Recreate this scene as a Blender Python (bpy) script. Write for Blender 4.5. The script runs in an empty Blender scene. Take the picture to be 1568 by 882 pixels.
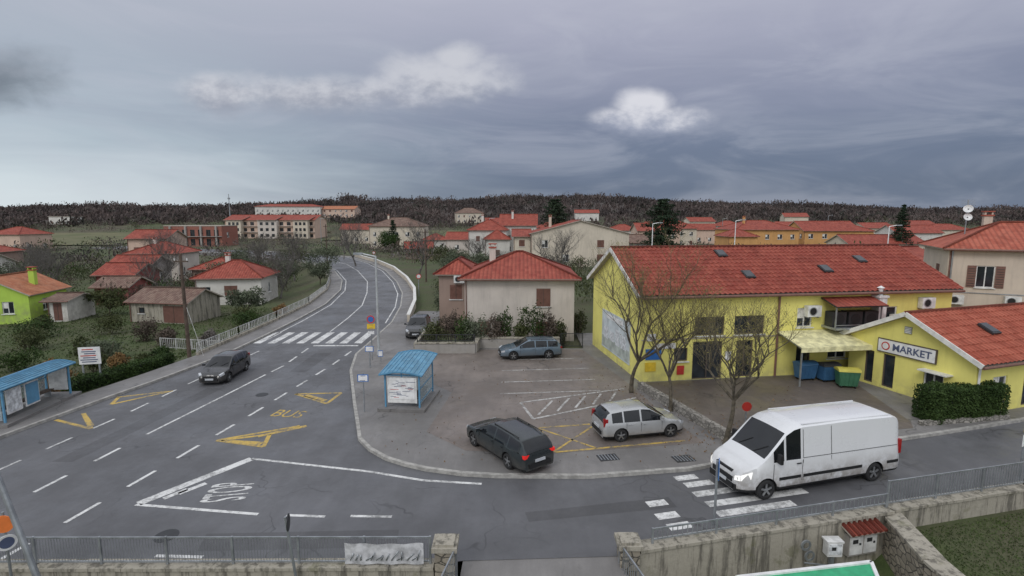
import bpy, math, random, bmesh
import numpy as np
from mathutils import Vector, Matrix
from mathutils.geometry import tessellate_polygon
random.seed(7); RNG=np.random.default_rng(7)
scene=bpy.context.scene
COL=scene.collection
# ------------------------------------------------------------------ materials
def nt(mat):
    mat.use_nodes=True
    t=mat.node_tree; t.nodes.clear()
    o=t.nodes.new('ShaderNodeOutputMaterial'); b=t.nodes.new('ShaderNodeBsdfPrincipled')
    t.links.new(b.outputs[0],o.inputs[0])
    return t,b
def c4(c): return (c[0],c[1],c[2],1)
def mathn(t,op,a,b=None,c=None,clamp=False):
    n=t.nodes.new('ShaderNodeMath'); n.operation=op; n.use_clamp=clamp
    for i,v in enumerate((a,b,c)):
        if v is None: continue
        if isinstance(v,(int,float)): n.inputs[i].default_value=v
        else: t.links.new(v,n.inputs[i])
    return n.outputs[0]
def mixc(t,f,a,b,mode='MIX'):
    n=t.nodes.new('ShaderNodeMix'); n.data_type='RGBA'; n.blend_type=mode
    if isinstance(f,(int,float)): n.inputs[0].default_value=f
    else: t.links.new(f,n.inputs[0])
    for i,v in ((6,a),(7,b)):
        if isinstance(v,tuple): n.inputs[i].default_value=c4(v)
        else: t.links.new(v,n.inputs[i])
    return n.outputs[2]
def noise(t,vec,scale,detail=4,rough=.6,dist=0):
    n=t.nodes.new('ShaderNodeTexNoise'); n.inputs['Scale'].default_value=scale
    n.inputs['Detail'].default_value=detail; n.inputs['Roughness'].default_value=rough
    n.inputs['Distortion'].default_value=dist
    if vec is not None: t.links.new(vec,n.inputs['Vector'])
    return n.outputs[0]
def mapr(t,v,a,b,c=0,d=1,smooth=True):
    n=t.nodes.new('ShaderNodeMapRange'); n.interpolation_type='SMOOTHSTEP' if smooth else 'LINEAR'
    t.links.new(v,n.inputs[0])
    for i,x in enumerate((a,b,c,d)): n.inputs[i+1].default_value=x
    return n.outputs[0]
def pos(t):
    g=t.nodes.new('ShaderNodeNewGeometry'); return g.outputs['Position']
def scalev(t,v,s):
    n=t.nodes.new('ShaderNodeVectorMath'); n.operation='MULTIPLY'; t.links.new(v,n.inputs[0]); n.inputs[1].default_value=s
    return n.outputs[0]
def bump(t,b,h,dist,strength=1):
    n=t.nodes.new('ShaderNodeBump'); n.inputs['Distance'].default_value=dist; n.inputs['Strength'].default_value=strength
    t.links.new(h,n.inputs['Height']); t.links.new(n.outputs[0],b.inputs['Normal'])
M={}
def plain(name,c,rough=.6,metal=0,var=.12,scale=3,bmp=0,emis=None,coat=0):
    m=bpy.data.materials.new(name); t,b=nt(m); p=pos(t)
    n=noise(t,p,scale,3)
    f=mapr(t,n,.3,.7)
    lo=tuple(x*(1-var) for x in c); hi=tuple(min(1,x*(1+var)) for x in c)
    t.links.new(mixc(t,f,lo,hi),b.inputs['Base Color'])
    b.inputs['Roughness'].default_value=rough; b.inputs['Metallic'].default_value=metal
    if coat: b.inputs['Coat Weight'].default_value=coat; b.inputs['Coat Roughness'].default_value=.08
    if bmp: bump(t,b,noise(t,p,scale*8,3),bmp)
    if emis: b.inputs['Emission Color'].default_value=c4(emis[0]); b.inputs['Emission Strength'].default_value=emis[1]
    M[name]=m; return m
def carpaint(name,c,metal,dirt,zlo,zhi):
    m=bpy.data.materials.new(name); t,b=nt(m)
    tc=t.nodes.new('ShaderNodeTexCoord'); p=tc.outputs['Object']
    sep=t.nodes.new('ShaderNodeSeparateXYZ'); t.links.new(p,sep.inputs[0])
    k=mathn(t,'MULTIPLY',mapr(t,sep.outputs[2],zhi,zlo),mapr(t,noise(t,p,3.5,5,.7),.25,.65),clamp=True)
    k=mathn(t,'MULTIPLY',k,dirt)
    t.links.new(mixc(t,k,c,(.2,.17,.14)),b.inputs['Base Color'])
    b.inputs['Metallic'].default_value=metal
    r=mathn(t,'ADD',mathn(t,'MULTIPLY',k,.45),mapr(t,noise(t,p,1.5,4),.3,.7,.24,.38),clamp=True); t.links.new(r,b.inputs['Roughness'])
    b.inputs['Coat Weight'].default_value=.7; b.inputs['Coat Roughness'].default_value=.1
    M[name]=m
def plaster(name,c,dirt=.35):
    m=bpy.data.materials.new(name); t,b=nt(m); p=pos(t)
    big=mapr(t,noise(t,p,.5,4),.35,.7)
    streak=mapr(t,noise(t,scalev(t,p,(3,3,.35)),1.2,4,.7),.45,.75)
    sep=t.nodes.new('ShaderNodeSeparateXYZ'); t.links.new(p,sep.inputs[0])
    low=mapr(t,sep.outputs[2],1.2,-.1,0,1)
    k=mathn(t,'MULTIPLY',low,mapr(t,noise(t,p,2.5,4),.3,.7),clamp=True)
    c1=mixc(t,big,c,tuple(x*.86 for x in c))
    c2=mixc(t,mathn(t,'MULTIPLY',streak,dirt),c1,tuple(x*.55 for x in c))
    c3=mixc(t,mathn(t,'MULTIPLY',k,.45),c2,(.22,.2,.16))
    t.links.new(c3,b.inputs['Base Color']); b.inputs['Roughness'].default_value=.85
    M[name]=m; return m
def stained(name,c):
    m=bpy.data.materials.new(name); t,b=nt(m); p=pos(t)
    st=mapr(t,noise(t,scalev(t,p,(2.4,2.4,.25)),1.5,6,.75),.46,.62)
    fine=noise(t,p,8,5,.7)
    c1=mixc(t,fine,tuple(x*.75 for x in c),tuple(x*1.15 for x in c))
    c1=mixc(t,mathn(t,'MULTIPLY',st,.72),c1,(.06,.055,.045))
    mo=mapr(t,noise(t,p,1.7,5,.7),.55,.7); c1=mixc(t,mathn(t,'MULTIPLY',mo,.5),c1,(.13,.13,.06))
    t.links.new(c1,b.inputs['Base Color']); b.inputs['Roughness'].default_value=.9; bump(t,b,fine,.02)
    M[name]=m
def tile(name,c,c2):
    m=bpy.data.materials.new(name); t,b=nt(m)
    uv=t.nodes.new('ShaderNodeUVMap'); sp=t.nodes.new('ShaderNodeSeparateXYZ'); t.links.new(uv.outputs[0],sp.inputs[0])
    u=mathn(t,'DIVIDE',sp.outputs[0],.3); v=mathn(t,'DIVIDE',sp.outputs[1],.4)
    rib=mathn(t,'SINE',mathn(t,'MULTIPLY',u,6.28318))
    row=mathn(t,'FRACT',v)
    cb=t.nodes.new('ShaderNodeCombineXYZ')
    t.links.new(mathn(t,'FLOOR',u),cb.inputs[0]); t.links.new(mathn(t,'FLOOR',v),cb.inputs[1])
    wn=t.nodes.new('ShaderNodeTexWhiteNoise'); wn.noise_dimensions='2D'; t.links.new(cb.outputs[0],wn.inputs[0])
    p=pos(t); base=mixc(t,wn.outputs[0],c,c2)
    w=mapr(t,noise(t,p,1.1,5,.7),.42,.7)
    base=mixc(t,mathn(t,'MULTIPLY',w,.6),base,tuple(x*.5 for x in c))
    l=mapr(t,noise(t,p,4.5,4,.7),.62,.75)
    base=mixc(t,mathn(t,'MULTIPLY',l,.3),base,(.34,.27,.2))
    gr=mapr(t,rib,-.2,-1,0,.5); base=mixc(t,gr,base,tuple(x*.45 for x in c))  # grooves between ribs darkened in the colour, painted occlusion
    t.links.new(base,b.inputs['Base Color']); b.inputs['Roughness'].default_value=.7; b.inputs['Specular IOR Level'].default_value=.25
    h=mathn(t,'ADD',mathn(t,'MULTIPLY',rib,.5),mathn(t,'MULTIPLY',row,-.5))
    bump(t,b,h,.05,.9)
    M[name]=m; return m
def leaf(name,ca,cb_,rough=.7,ns=.35,lo=.35,hi=.65):
    m=bpy.data.materials.new(name); t,b=nt(m)
    g=t.nodes.new('ShaderNodeNewGeometry')
    n=mapr(t,noise(t,g.outputs['Position'],ns,2 if ns>.1 else 5),lo,hi)
    w=.4 if ns>.1 else .7
    f=mathn(t,'ADD',mathn(t,'MULTIPLY',g.outputs['Random Per Island'],1-w),mathn(t,'MULTIPLY',n,w))
    t.links.new(mixc(t,f,ca,cb_),b.inputs['Base Color']); b.inputs['Roughness'].default_value=rough
    b.inputs['Specular IOR Level'].default_value=.2
    M[name]=m; return m
def asphalt(name,c,wet=.5,crack=True,sc=1):
    m=bpy.data.materials.new(name); t,b=nt(m); p=pos(t)
    big=mapr(t,noise(t,p,.16*sc,5,.65),.35,.68)
    mid=mapr(t,noise(t,scalev(t,p,(2.2,.5,1)),.7*sc,5,.7),.3,.75)
    fine=noise(t,p,45,2)
    c1=mixc(t,big,tuple(x*.72 for x in c),tuple(x*1.28 for x in c))
    c2=mixc(t,mathn(t,'MULTIPLY',mid,.5),c1,tuple(x*.6 for x in c))
    c2=mixc(t,mathn(t,'MULTIPLY',fine,.35),c2,tuple(x*1.6 for x in c))
    bl=mapr(t,noise(t,p,1.6,6,.8),.6,.72); c2=mixc(t,mathn(t,'MULTIPLY',bl,.45),c2,tuple(x*.5 for x in c))
    if crack:
        vo=t.nodes.new('ShaderNodeTexVoronoi'); vo.feature='DISTANCE_TO_EDGE'; vo.inputs['Scale'].default_value=.33
        ns=t.nodes.new('ShaderNodeTexNoise'); ns.inputs['Scale'].default_value=.8; t.links.new(p,ns.inputs['Vector'])
        ad=t.nodes.new('ShaderNodeVectorMath'); ad.operation='MULTIPLY_ADD'; t.links.new(ns.outputs['Color'],ad.inputs[0]); ad.inputs[1].default_value=(2.5,2.5,0); t.links.new(p,ad.inputs[2])
        t.links.new(ad.outputs[0],vo.inputs['Vector'])
        cr=mapr(t,vo.outputs[0],.014,.0)
        cr=mathn(t,'MULTIPLY',cr,mapr(t,noise(t,p,.25,2),.46,.6))
        c2=mixc(t,mathn(t,'MULTIPLY',cr,.6),c2,(.03,.03,.032))
    t.links.new(c2,b.inputs['Base Color'])
    r=mapr(t,noise(t,p,.35,5,.7),.35,.65,.6-wet*.4,.75)
    t.links.new(r,b.inputs['Roughness']); b.inputs['Specular IOR Level'].default_value=.5
    bump(t,b,fine,.005)
    M[name]=m; return m
def paint(name,c,wear=.5,lo=.45,hi=.65,under=(.12,.12,.12)):
    m=bpy.data.materials.new(name); t,b=nt(m); p=pos(t)
    n=noise(t,p,6,7,.8); n2=noise(t,p,.9,3)
    f=mapr(t,mathn(t,'ADD',mathn(t,'MULTIPLY',n,.65),mathn(t,'MULTIPLY',n2,.35)),lo,hi,0,1)
    f=mathn(t,'MULTIPLY',f,wear)
    t.links.new(mixc(t,f,c,under),b.inputs['Base Color']); b.inputs['Roughness'].default_value=.6
    M[name]=m; return m
def stone(name,c,scale=3.5,mort=(.3,.28,.24)):
    m=bpy.data.materials.new(name); t,b=nt(m); p=pos(t)
    vo=t.nodes.new('ShaderNodeTexVoronoi'); vo.inputs['Scale'].default_value=scale; t.links.new(scalev(t,p,(1,1,1.6)),vo.inputs['Vector'])
    ve=t.nodes.new('ShaderNodeTexVoronoi'); ve.feature='DISTANCE_TO_EDGE'; ve.inputs['Scale'].default_value=scale; t.links.new(scalev(t,p,(1,1,1.6)),ve.inputs['Vector'])
    s=t.nodes.new('ShaderNodeSeparateColor'); t.links.new(vo.outputs['Color'],s.inputs[0])
    a=mixc(t,s.outputs[0],tuple(x*.6 for x in c),tuple(x*1.25 for x in c))
    a=mixc(t,mapr(t,noise(t,p,9,5),.4,.7),a,tuple(x*.7 for x in c))
    e=mapr(t,ve.outputs[0],.0,.09)
    t.links.new(mixc(t,e,tuple(x*.35 for x in mort),a),b.inputs['Base Color']); b.inputs['Roughness'].default_value=.9
    bump(t,b,e,.03)
    M[name]=m; return m
asphalt('asphalt',(.108,.109,.117),wet=.7)
asphalt('asphalt_patch',(.08,.08,.085),wet=.6,crack=False)
asphalt('parking_asphalt',(.172,.146,.132),wet=.7,sc=2)
asphalt('footway',(.178,.17,.166),wet=.5,sc=2)
asphalt('courtyard',(.122,.102,.09),wet=.5,sc=2)
plain('kerb',(.34,.33,.31),.8,var=.25,bmp=.004,scale=4)
paint('white_paint',(.72,.72,.71),.8,.43,.62); paint('worn_white',(.55,.55,.54),.95,.4,.6,(.15,.135,.125)); paint('yellow_paint',(.56,.38,.08),1,.43,.62)
plaster('yellow_plaster',(.83,.76,.22),.2); plaster('cream_plaster',(.64,.57,.47)); plaster('white_plaster',(.68,.66,.62))
plaster('pinkwhite_plaster',(.62,.56,.51))
plaster('beige_plaster',(.60,.51,.42)); plaster('lime_plaster',(.46,.66,.1),.2); plaster('orange_plaster',(.62,.34,.13)); plaster('brick_plaster',(.3,.12,.09))
plaster('brown_plaster',(.33,.24,.2)); plaster('grey_plaster',(.36,.34,.32)); stained('old_concrete',(.38,.35,.29)); plaster('salmon_plaster',(.62,.46,.37))
plaster('red_plaster',(.32,.1,.09))
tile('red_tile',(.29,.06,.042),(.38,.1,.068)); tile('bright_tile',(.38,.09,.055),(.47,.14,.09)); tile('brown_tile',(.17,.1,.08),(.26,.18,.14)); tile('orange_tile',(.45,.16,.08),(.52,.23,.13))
plain('white_trim',(.7,.69,.66),.6); plain('fascia',(.4,.35,.3),.7)
plain('shutter',(.18,.09,.07),.7); plain('dark_frame',(.09,.07,.06),.6)
plain('frame_white',(.66,.66,.65),.5,var=.2)
plain('glass',(.025,.03,.036),.08,var=.4,scale=1.2); plain('car_glass',(.012,.014,.017),.04)
plain('galv',(.33,.35,.37),.45,.6,var=.2); plain('rail_grey',(.3,.32,.35),.5,.3); plain('dark_metal',(.04,.042,.045),.5,.3)
plain('lamp_grey',(.42,.44,.45),.5,.1)
plain('fence_paint',(.42,.42,.41),.6,var=.3)
plain('black',(.012,.012,.013),.6); plain('tyre',(.02,.02,.021),.85); plain('rim',(.36,.37,.38),.35,.8,var=.2,scale=8)
plain('wood_pole',(.09,.065,.05),.9,var=.3)
plain('bark',(.1,.085,.062),.95,var=.4,scale=6,bmp=.01); plain('twig',(.17,.145,.075),.95,var=.3); plain('grey_bark',(.13,.12,.11),.95,var=.3)
stone('stonewall',(.34,.30,.24)); stone('stone_grey',(.32,.30,.27),5)
plain('blue_roof',(.09,.25,.37),.35,var=.25); plain('blue_panel',(.1,.27,.43),.4); plain('poster',(.6,.62,.64),.5,var=.35,scale=6); plain('red_sign',(.5,.04,.03),.4)
plain('mural_sky',(.55,.6,.62),.6,var=.2,scale=1.2); plain('mural_land',(.42,.46,.42),.6,var=.3,scale=1.5)
plain('sign_white',(.74,.74,.74),.4); plain('sign_blue',(.03,.14,.42),.4); plain('sign_yellow',(.72,.5,.04),.4); plain('sign_orange',(.75,.2,.05),.4)
plain('ink',(.08,.1,.18),.6)
plain('awning',(.72,.68,.4),.6,var=.25); plain('bin_blue',(.04,.12,.24),.5); plain('bin_green',(.05,.16,.09),.5); plain('bin_yellow',(.5,.45,.08),.5)
plain('green_board',(.03,.36,.17),.5,var=.15); plain('banner',(.5,.5,.52),.6,var=.3,scale=4)
carpaint('paint_black',(.014,.015,.018),0,.25,.2,.8); carpaint('paint_darkgrey',(.022,.03,.033),.3,.3,.2,.8); carpaint('paint_silver',(.46,.47,.48),.4,.5,.2,.8); carpaint('paint_blue',(.12,.17,.22),.4,.4,.2,.8); carpaint('paint_white',(.7,.71,.73),0,.75,.35,1.3)
plain('head_light',(.5,.52,.55),.1); plain('lit_lamp',(.85,.85,.85),.2,emis=((1,.97,.9),.5)); plain('tail_light',(.3,.01,.01),.15); plain('tail_lit',(.42,.01,.01),.2,emis=((1,.03,.02),.35))
leaf('hedge_leaf',(.015,.034,.01),(.058,.095,.025)); leaf('olive_leaf',(.05,.066,.04),(.14,.16,.105)); leaf('shrub_leaf',(.03,.043,.016),(.09,.1,.04))
leaf('pine_leaf',(.012,.026,.016),(.035,.055,.028)); leaf('brown_twigs',(.055,.044,.036),(.14,.11,.088)); leaf('grey_twigs',(.085,.075,.07),(.2,.18,.165))
leaf('forest_twigs',(.045,.038,.038),(.125,.096,.088),ns=.018,lo=.38,hi=.62); leaf('forest_dark',(.035,.036,.032),(.065,.062,.05)); leaf('grass_leaf',(.03,.048,.015),(.09,.125,.04)); leaf('yellow_leaf',(.16,.14,.04),(.28,.25,.08)); leaf('rust_leaf',(.13,.07,.03),(.24,.15,.06)); leaf('blossom',(.26,.22,.22),(.42,.38,.37)); leaf('litter',(.09,.05,.025),(.26,.17,.09))  # forest_twigs: hill wood colour with a slight painted haze tint
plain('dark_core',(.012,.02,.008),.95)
gm=bpy.data.materials.new('ground'); t,b=nt(gm); p=pos(t)
big=mapr(t,noise(t,p,.03,5,.65),.42,.58); med=mapr(t,noise(t,p,.22,5,.7),.35,.65); fin=noise(t,p,6,4,.7)
green=mixc(t,fin,(.028,.046,.014),(.09,.125,.038)); brown=mixc(t,fin,(.05,.038,.025),(.125,.1,.068)); ol=mixc(t,fin,(.045,.05,.022),(.105,.105,.055))
sp=t.nodes.new('ShaderNodeSeparateXYZ'); t.links.new(p,sp.inputs[0])
near=mapr(t,sp.outputs[1],75,150,0,1)
c1=mixc(t,med,green,ol); c1=mixc(t,mathn(t,'MULTIPLY',big,mapr(t,near,0,1,.35,.75)),c1,brown)
c1=mixc(t,mapr(t,sp.outputs[1],290,380,0,.9),c1,(.066,.053,.05))  # far hill turns forest brown, slight haze tint in the colour
t.links.new(c1,b.inputs['Base Color']); b.inputs['Roughness'].default_value=.95; bump(t,b,fin,.05)
M['ground']=gm
mf=bpy.data.materials.new('field'); t,b=nt(mf); p=pos(t)
t.links.new(mixc(t,mapr(t,noise(t,p,.08,5,.7),.35,.65),(.085,.098,.036),(.14,.13,.066)),b.inputs['Base Color']); b.inputs['Roughness'].default_value=.95
M['field']=mf
# ------------------------------------------------------------------ mesh builder
class MB:
    def __init__(s): s.v=[];s.f=[];s.m=[];s.uv=[];s.M=Matrix.Identity(4)
    def add(s,vs,fs,mi=0,uvs=None):
        o=len(s.v); s.v+=[tuple(s.M@Vector(q)) for q in vs]
        for i,f in enumerate(fs):
            s.f.append([o+k for k in f]); s.m.append(mi); s.uv.append(uvs[i] if uvs else None)
    def box(s,c,d,mi=0,rz=0,rx=0,ry=0):
        R=Matrix.Rotation(rz,3,'Z')@Matrix.Rotation(rx,3,'X')@Matrix.Rotation(ry,3,'Y')
        vs=[]
        for x in(-.5,.5):
            for y in(-.5,.5):
                for z in(-.5,.5): vs.append(Vector(c)+R@Vector((x*d[0],y*d[1],z*d[2])))
        s.add(vs,[(0,1,3,2),(4,6,7,5),(0,4,5,1),(2,3,7,6),(0,2,6,4),(1,5,7,3)],mi)
    def seg(s,a,b,w,h,mi=0,up=(0,0,1)):
        a=Vector(a);b=Vector(b);d=(b-a)
        if d.length<1e-6:return
        d.normalize();u=Vector(up);r=d.cross(u)
        if r.length<1e-4: r=Vector((1,0,0))
        r.normalize();u=r.cross(d)
        vs=[]
        for q in(a,b):
            for x,y in((-1,-1),(1,-1),(1,1),(-1,1)): vs.append(q+r*x*w/2+u*y*h/2)
        s.add(vs,[(0,1,2,3),(7,6,5,4),(0,4,5,1),(1,5,6,2),(2,6,7,3),(3,7,4,0)],mi)
    def cyl(s,a,b,r0,r1=None,n=10,mi=0,caps=True):
        r1=r0 if r1 is None else r1
        a=Vector(a);b=Vector(b);d=(b-a).normalized()
        x=d.orthogonal().normalized();y=d.cross(x)
        vs=[]
        for q,r in((a,r0),(b,r1)):
            for i in range(n):
                an=2*math.pi*i/n; vs.append(q+x*math.cos(an)*r+y*math.sin(an)*r)
        fs=[(i,(i+1)%n,n+(i+1)%n,n+i) for i in range(n)]
        if caps: fs+=[tuple(range(n))[::-1],tuple(range(n,2*n))]
        s.add(vs,fs,mi)
    def lathe(s,c,axis,prof,n=24,mi=0):
        ax=Vector(axis).normalized();x=ax.orthogonal().normalized();y=ax.cross(x);c=Vector(c);vs=[];fs=[]
        for (h,r) in prof:
            for i in range(n):
                an=2*math.pi*i/n; vs.append(c+ax*h+x*math.cos(an)*r+y*math.sin(an)*r)
        for j in range(len(prof)-1):
            for i in range(n): fs.append((j*n+i,j*n+(i+1)%n,(j+1)*n+(i+1)%n,(j+1)*n+i))
        s.add(vs,fs,mi)
    def poly(s,pts,mi=0,uv=None): s.add(pts,[tuple(range(len(pts)))],mi,[uv] if uv else None)
    def obj(s,name,mats,parent=None,smooth=False,split=None):
        me=bpy.data.meshes.new(name); me.from_pydata(s.v,[],s.f)
        for m in mats: me.materials.append(M[m])
        me.polygons.foreach_set('material_index',s.m)
        if any(u for u in s.uv):
            ul=me.uv_layers.new(name='UVMap'); k=0
            for i,f in enumerate(s.f):
                for j in range(len(f)):
                    if s.uv[i]: ul.data[k].uv=s.uv[i][j]
                    k+=1
        if smooth: me.polygons.foreach_set('use_smooth',[True]*len(s.f))
        me.update()
        o=bpy.data.objects.new(name,me); COL.objects.link(o)
        if split:
            e=o.modifiers.new('split','EDGE_SPLIT'); e.split_angle=math.radians(split)
        if parent: o.parent=parent
        return o
def empty(name,x,y,z,a=0):
    e=bpy.data.objects.new(name,None); COL.objects.link(e); e.location=(x,y,z); e.rotation_euler=(0,0,a); e.empty_display_size=.3
    return e
def npquads(name,V,mats,mi=None,parent=None,n=4):
    N=len(V)//n; me=bpy.data.meshes.new(name)
    me.vertices.add(N*n); me.vertices.foreach_set('co',V.astype(np.float32).ravel())
    me.loops.add(N*n); me.loops.foreach_set('vertex_index',np.arange(N*n,dtype=np.int32))
    me.polygons.add(N); me.polygons.foreach_set('loop_start',np.arange(0,N*n,n,dtype=np.int32))
    me.polygons.foreach_set('loop_total',np.full(N,n,dtype=np.int32))
    for m in mats: me.materials.append(M[m])
    if mi is not None: me.polygons.foreach_set('material_index',mi.astype(np.int32))
    me.update(calc_edges=True); me.validate()
    o=bpy.data.objects.new(name,me); COL.objects.link(o)
    if parent:o.parent=parent
    return o
def leafquads(P,su,sv,upbias=0):
    n=len(P); a=RNG.normal(size=(n,3)); a[:,2]+=upbias*2; a/=np.linalg.norm(a,axis=1)[:,None]
    b_=RNG.normal(size=(n,3)); b_-=a*(a*b_).sum(1)[:,None]; b_/=np.linalg.norm(b_,axis=1)[:,None]
    k=RNG.uniform(.6,1.3,n)[:,None]
    su=np.asarray(su).reshape(-1,1); sv=np.asarray(sv).reshape(-1,1)
    u=a*su*k; v=b_*sv*k
    V=np.stack([P-u-v*.5,P-v*-.5-u*.2,P+u+v*.3,P+u*.2-v],1)
    return V.reshape(-1,3)
def ell(c,r,n,shell=.5):
    d=RNG.normal(size=(n,3)); d/=np.linalg.norm(d,axis=1)[:,None]
    rad=RNG.uniform(shell,1,n)**.6
    lump=1+.22*np.sin(d[:,0]*5+c[0])*np.cos(d[:,1]*4+c[1])+.15*np.sin(d[:,2]*7+c[0]*2)
    return np.array(c)+d*(rad*lump)[:,None]*np.array(r)
# ------------------------------------------------------------------ terrain
LBp=[(-25.5,-8),(-24.5,10),(-22.9,20.5),(-22.1,25.4),(-21.3,29),(-20.6,33.4),(-20.5,42),(-21,56.5),(-24,68.5),(-31,87),(-44.5,115),(-75,145),(-130,170)]
LBx=np.array([q[0] for q in LBp]);LBy=np.array([q[1] for q in LBp])
WX=[-40,-2,3.4,11.5,17,30,80];WY=[12.4,12.6,13,14.9,16.2,20,34]
def ss(x): x=np.clip(x,0,1); return x*x*(3-2*x)
def tz(x,y):
    x=np.asarray(x,float);y=np.asarray(y,float)
    z=np.zeros(np.broadcast(x,y).shape)-.06
    xb=np.interp(y,LBy,LBx); d=xb-x-.2
    z=z-1.2*ss(d/5)*(1-ss((y-110)/60))*(y>0)
    hill=ss((y-170)/450)*(14.5+13*np.exp(-((x+20)/430)**2)+2.4*np.sin(x/110+1)+1.5*np.sin(x/41)+.9*np.sin(x/17+2))
    hill=hill+2.2*ss((y-230)/90)*np.sin(x/60+y/70)*ss((560-y)/120)
    z=z+hill-ss((y-700)/900)*18
    wy=np.interp(x,WX,WY); k=1-ss((y-(wy+1.2))/1.0)
    low=np.where(x<11.2,-1.25,-.45)
    z=z*(1-k)+low*k
    return z
xs=np.unique(np.concatenate([np.arange(-60,60.1,1.),np.linspace(-200,-60,40),np.linspace(60,200,40),np.linspace(-1000,-200,70),np.linspace(200,1000,70),[-3500,-2200,2200,3500]]))
ys=np.unique(np.concatenate([[-300,-80],np.arange(-20,70.1,1.),np.linspace(70,200,45),np.linspace(200,760,80),np.linspace(760,1700,25),[2500,4500]]))
X,Y=np.meshgrid(xs,ys); Z=tz(X,Y)
me=bpy.data.meshes.new('ground'); nx=len(xs);ny=len(ys)
vs=np.stack([X,Y,Z],2).reshape(-1,3)
fs=[(j*nx+i,j*nx+i+1,(j+1)*nx+i+1,(j+1)*nx+i) for j in range(ny-1) for i in range(nx-1)]
me.from_pydata(vs.tolist(),[],fs); me.materials.append(gm); me.polygons.foreach_set('use_smooth',[True]*len(fs))
go=bpy.data.objects.new('ground',me); COL.objects.link(go)
def fieldpatch(x0,x1,y0,y1,sk=0):
    mb=MB();n=16;vs=[];fs=[]
    for j in range(n+1):
        for i in range(n+1):
            y=y0+(y1-y0)*j/n;x=x0+(x1-x0)*i/n+sk*j/n
            vs.append((x,y,float(tz(x,y))+.35))
    for j in range(n):
        for i in range(n): fs.append((j*(n+1)+i,j*(n+1)+i+1,(j+1)*(n+1)+i+1,(j+1)*(n+1)+i))
    mb.add(vs,fs,0);mb.obj('field',['field'],smooth=True)
FP=[(-190,-132,176,250,-40),(-75,-20,205,262,-5),(120,200,215,280,20)]
for f in FP: fieldpatch(*f)
# ------------------------------------------------------------------ flat sheets
def sheet(name,pts,z,mat,parent=None):
    tri=tessellate_polygon([[Vector((p[0],p[1],0)) for p in pts]])
    mb=MB(); mb.add([(p[0],p[1],z) for p in pts],[tuple(q) for q in tri],0)
    o=mb.obj(name,[mat],parent)
    bm=bmesh.new();bm.from_mesh(o.data);bmesh.ops.recalc_face_normals(bm,faces=bm.faces)
    if bm.faces and sum(f.normal.z for f in bm.faces)<0: bmesh.ops.reverse_faces(bm,faces=bm.faces)
    bm.to_mesh(o.data);bm.free(); return o
kerbL=[(-24.6,-8),(-22.8,10),(-21.1,20.5),(-20.3,25.4),(-19.6,29),(-19.0,33.4),(-19.0,38.8),(-19.1,45.5),(-19.6,54.3),(-21.6,65.4),(-24.8,76),(-31.5,92),(-37.4,102),(-46,113),(-75,138),(-130,163)]
kerbR=[(-130,174),(-75,149),(-38.3,123),(-29.2,106.5),(-22,90.3),(-16.6,74.4),(-13.3,62.5),(-11.5,53),(-10.5,44.6),(-10.4,37.9),(-10.4,33.8),(-9.6,30),(-7.74,24.5),(-6.75,21.7),(-6.3,20.4),(-5.6,19.4),(-4.76,18.6),(-3.9,18.1),(-3.1,17.75),(-1.8,17.4),(-.55,17.25),(2.64,17.2),(6.38,17.75),(10,18.95),(15,20.1),(17.9,20.9),(22.6,22.3),(32,25.6),(60,36)]
low=[(60,29),(30,20.2),(17,16.4),(11.5,15.1),(3.5,13.2),(3.0,13.0),(-1.3,12.8),(-2.2,12.6),(-19,12.55),(-20,-8)]
sheet('road',kerbL+kerbR+low,0,'asphalt')
for P in ([(-8.6,13.2),(-3.2,13.4),(-3.3,14.2),(-8.8,14.0)],[(-17.2,18.5),(-16.4,18.5),(-15.5,27.0),(-16.3,27.1)],[(0.5,14.6),(5.2,15.4),(5.1,16.0),(.4,15.1)],[(-13.2,30),(-12.2,30),(-12.2,34.5),(-13.3,34.4)]):
    sheet('road_patch',P,.002,'asphalt_patch')
def strip(name,A,B,z,mat,zb=-.4):
    mb=MB();n=len(A);vs=[]
    for a,b_ in zip(A,B): vs+=[(a[0],a[1],z),(b_[0],b_[1],z),(a[0],a[1],zb),(b_[0],b_[1],zb)]
    fs=[]
    for i in range(n-1):
        o=i*4;q=o+4
        fs+=[(o,q,q+1,o+1),(o+2,q+2,q,o),(o+1,q+1,q+3,o+3)]
    fs+=[(0,1,3,2),(4*n-4,4*n-2,4*n-1,4*n-3)]
    mb.add(vs,fs,0); return mb.obj(name,[mat])
def offset(P,d):
    out=[]
    for i,p in enumerate(P):
        a=Vector(P[max(0,i-1)]);b_=Vector(P[min(len(P)-1,i+1)]);t_=(b_-a).normalized();n=Vector((-t_.y,t_.x))
        out.append((p[0]+n.x*d,p[1]+n.y*d))
    return out
strip('pavement',kerbL,offset(kerbL,1.75),.115,'footway',-1.6)
strip('kerb',offset(kerbL,-.01),offset(kerbL,.14),.125,'kerb')
island=kerbR[9:]+[(60,52),(28,44),(5,40),(4.9,35.3),(-2.3,35.3),(-2.4,34),(-6.4,33.9),(-6.3,50),(-9,50)]
sheet('pavement',island,.115,'footway')
strip('kerb',offset(kerbR,-.01)[1:],offset(kerbR,.14)[1:],.125,'kerb',-.1)
strip('pavement',kerbR[1:10],offset(kerbR,1.5)[1:10],.112,'footway',-.5)
sheet('parking_area',[(-6.2,33.4),(-2.2,34.9),(4.8,35),(6.4,27.2),(6.8,24),(7.7,19.9),(1.2,18.9),(-1.8,19.2),(-3.6,21),(-3.1,26),(-5.2,28.5)],.120,'parking_asphalt')
sheet('courtyard',[(7.0,27.6),(26,30.5),(26,26.5),(18.9,28.5),(17.6,22.1),(17.2,21.4),(9.2,19.8),(8.3,21)],.121,'courtyard')
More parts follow.
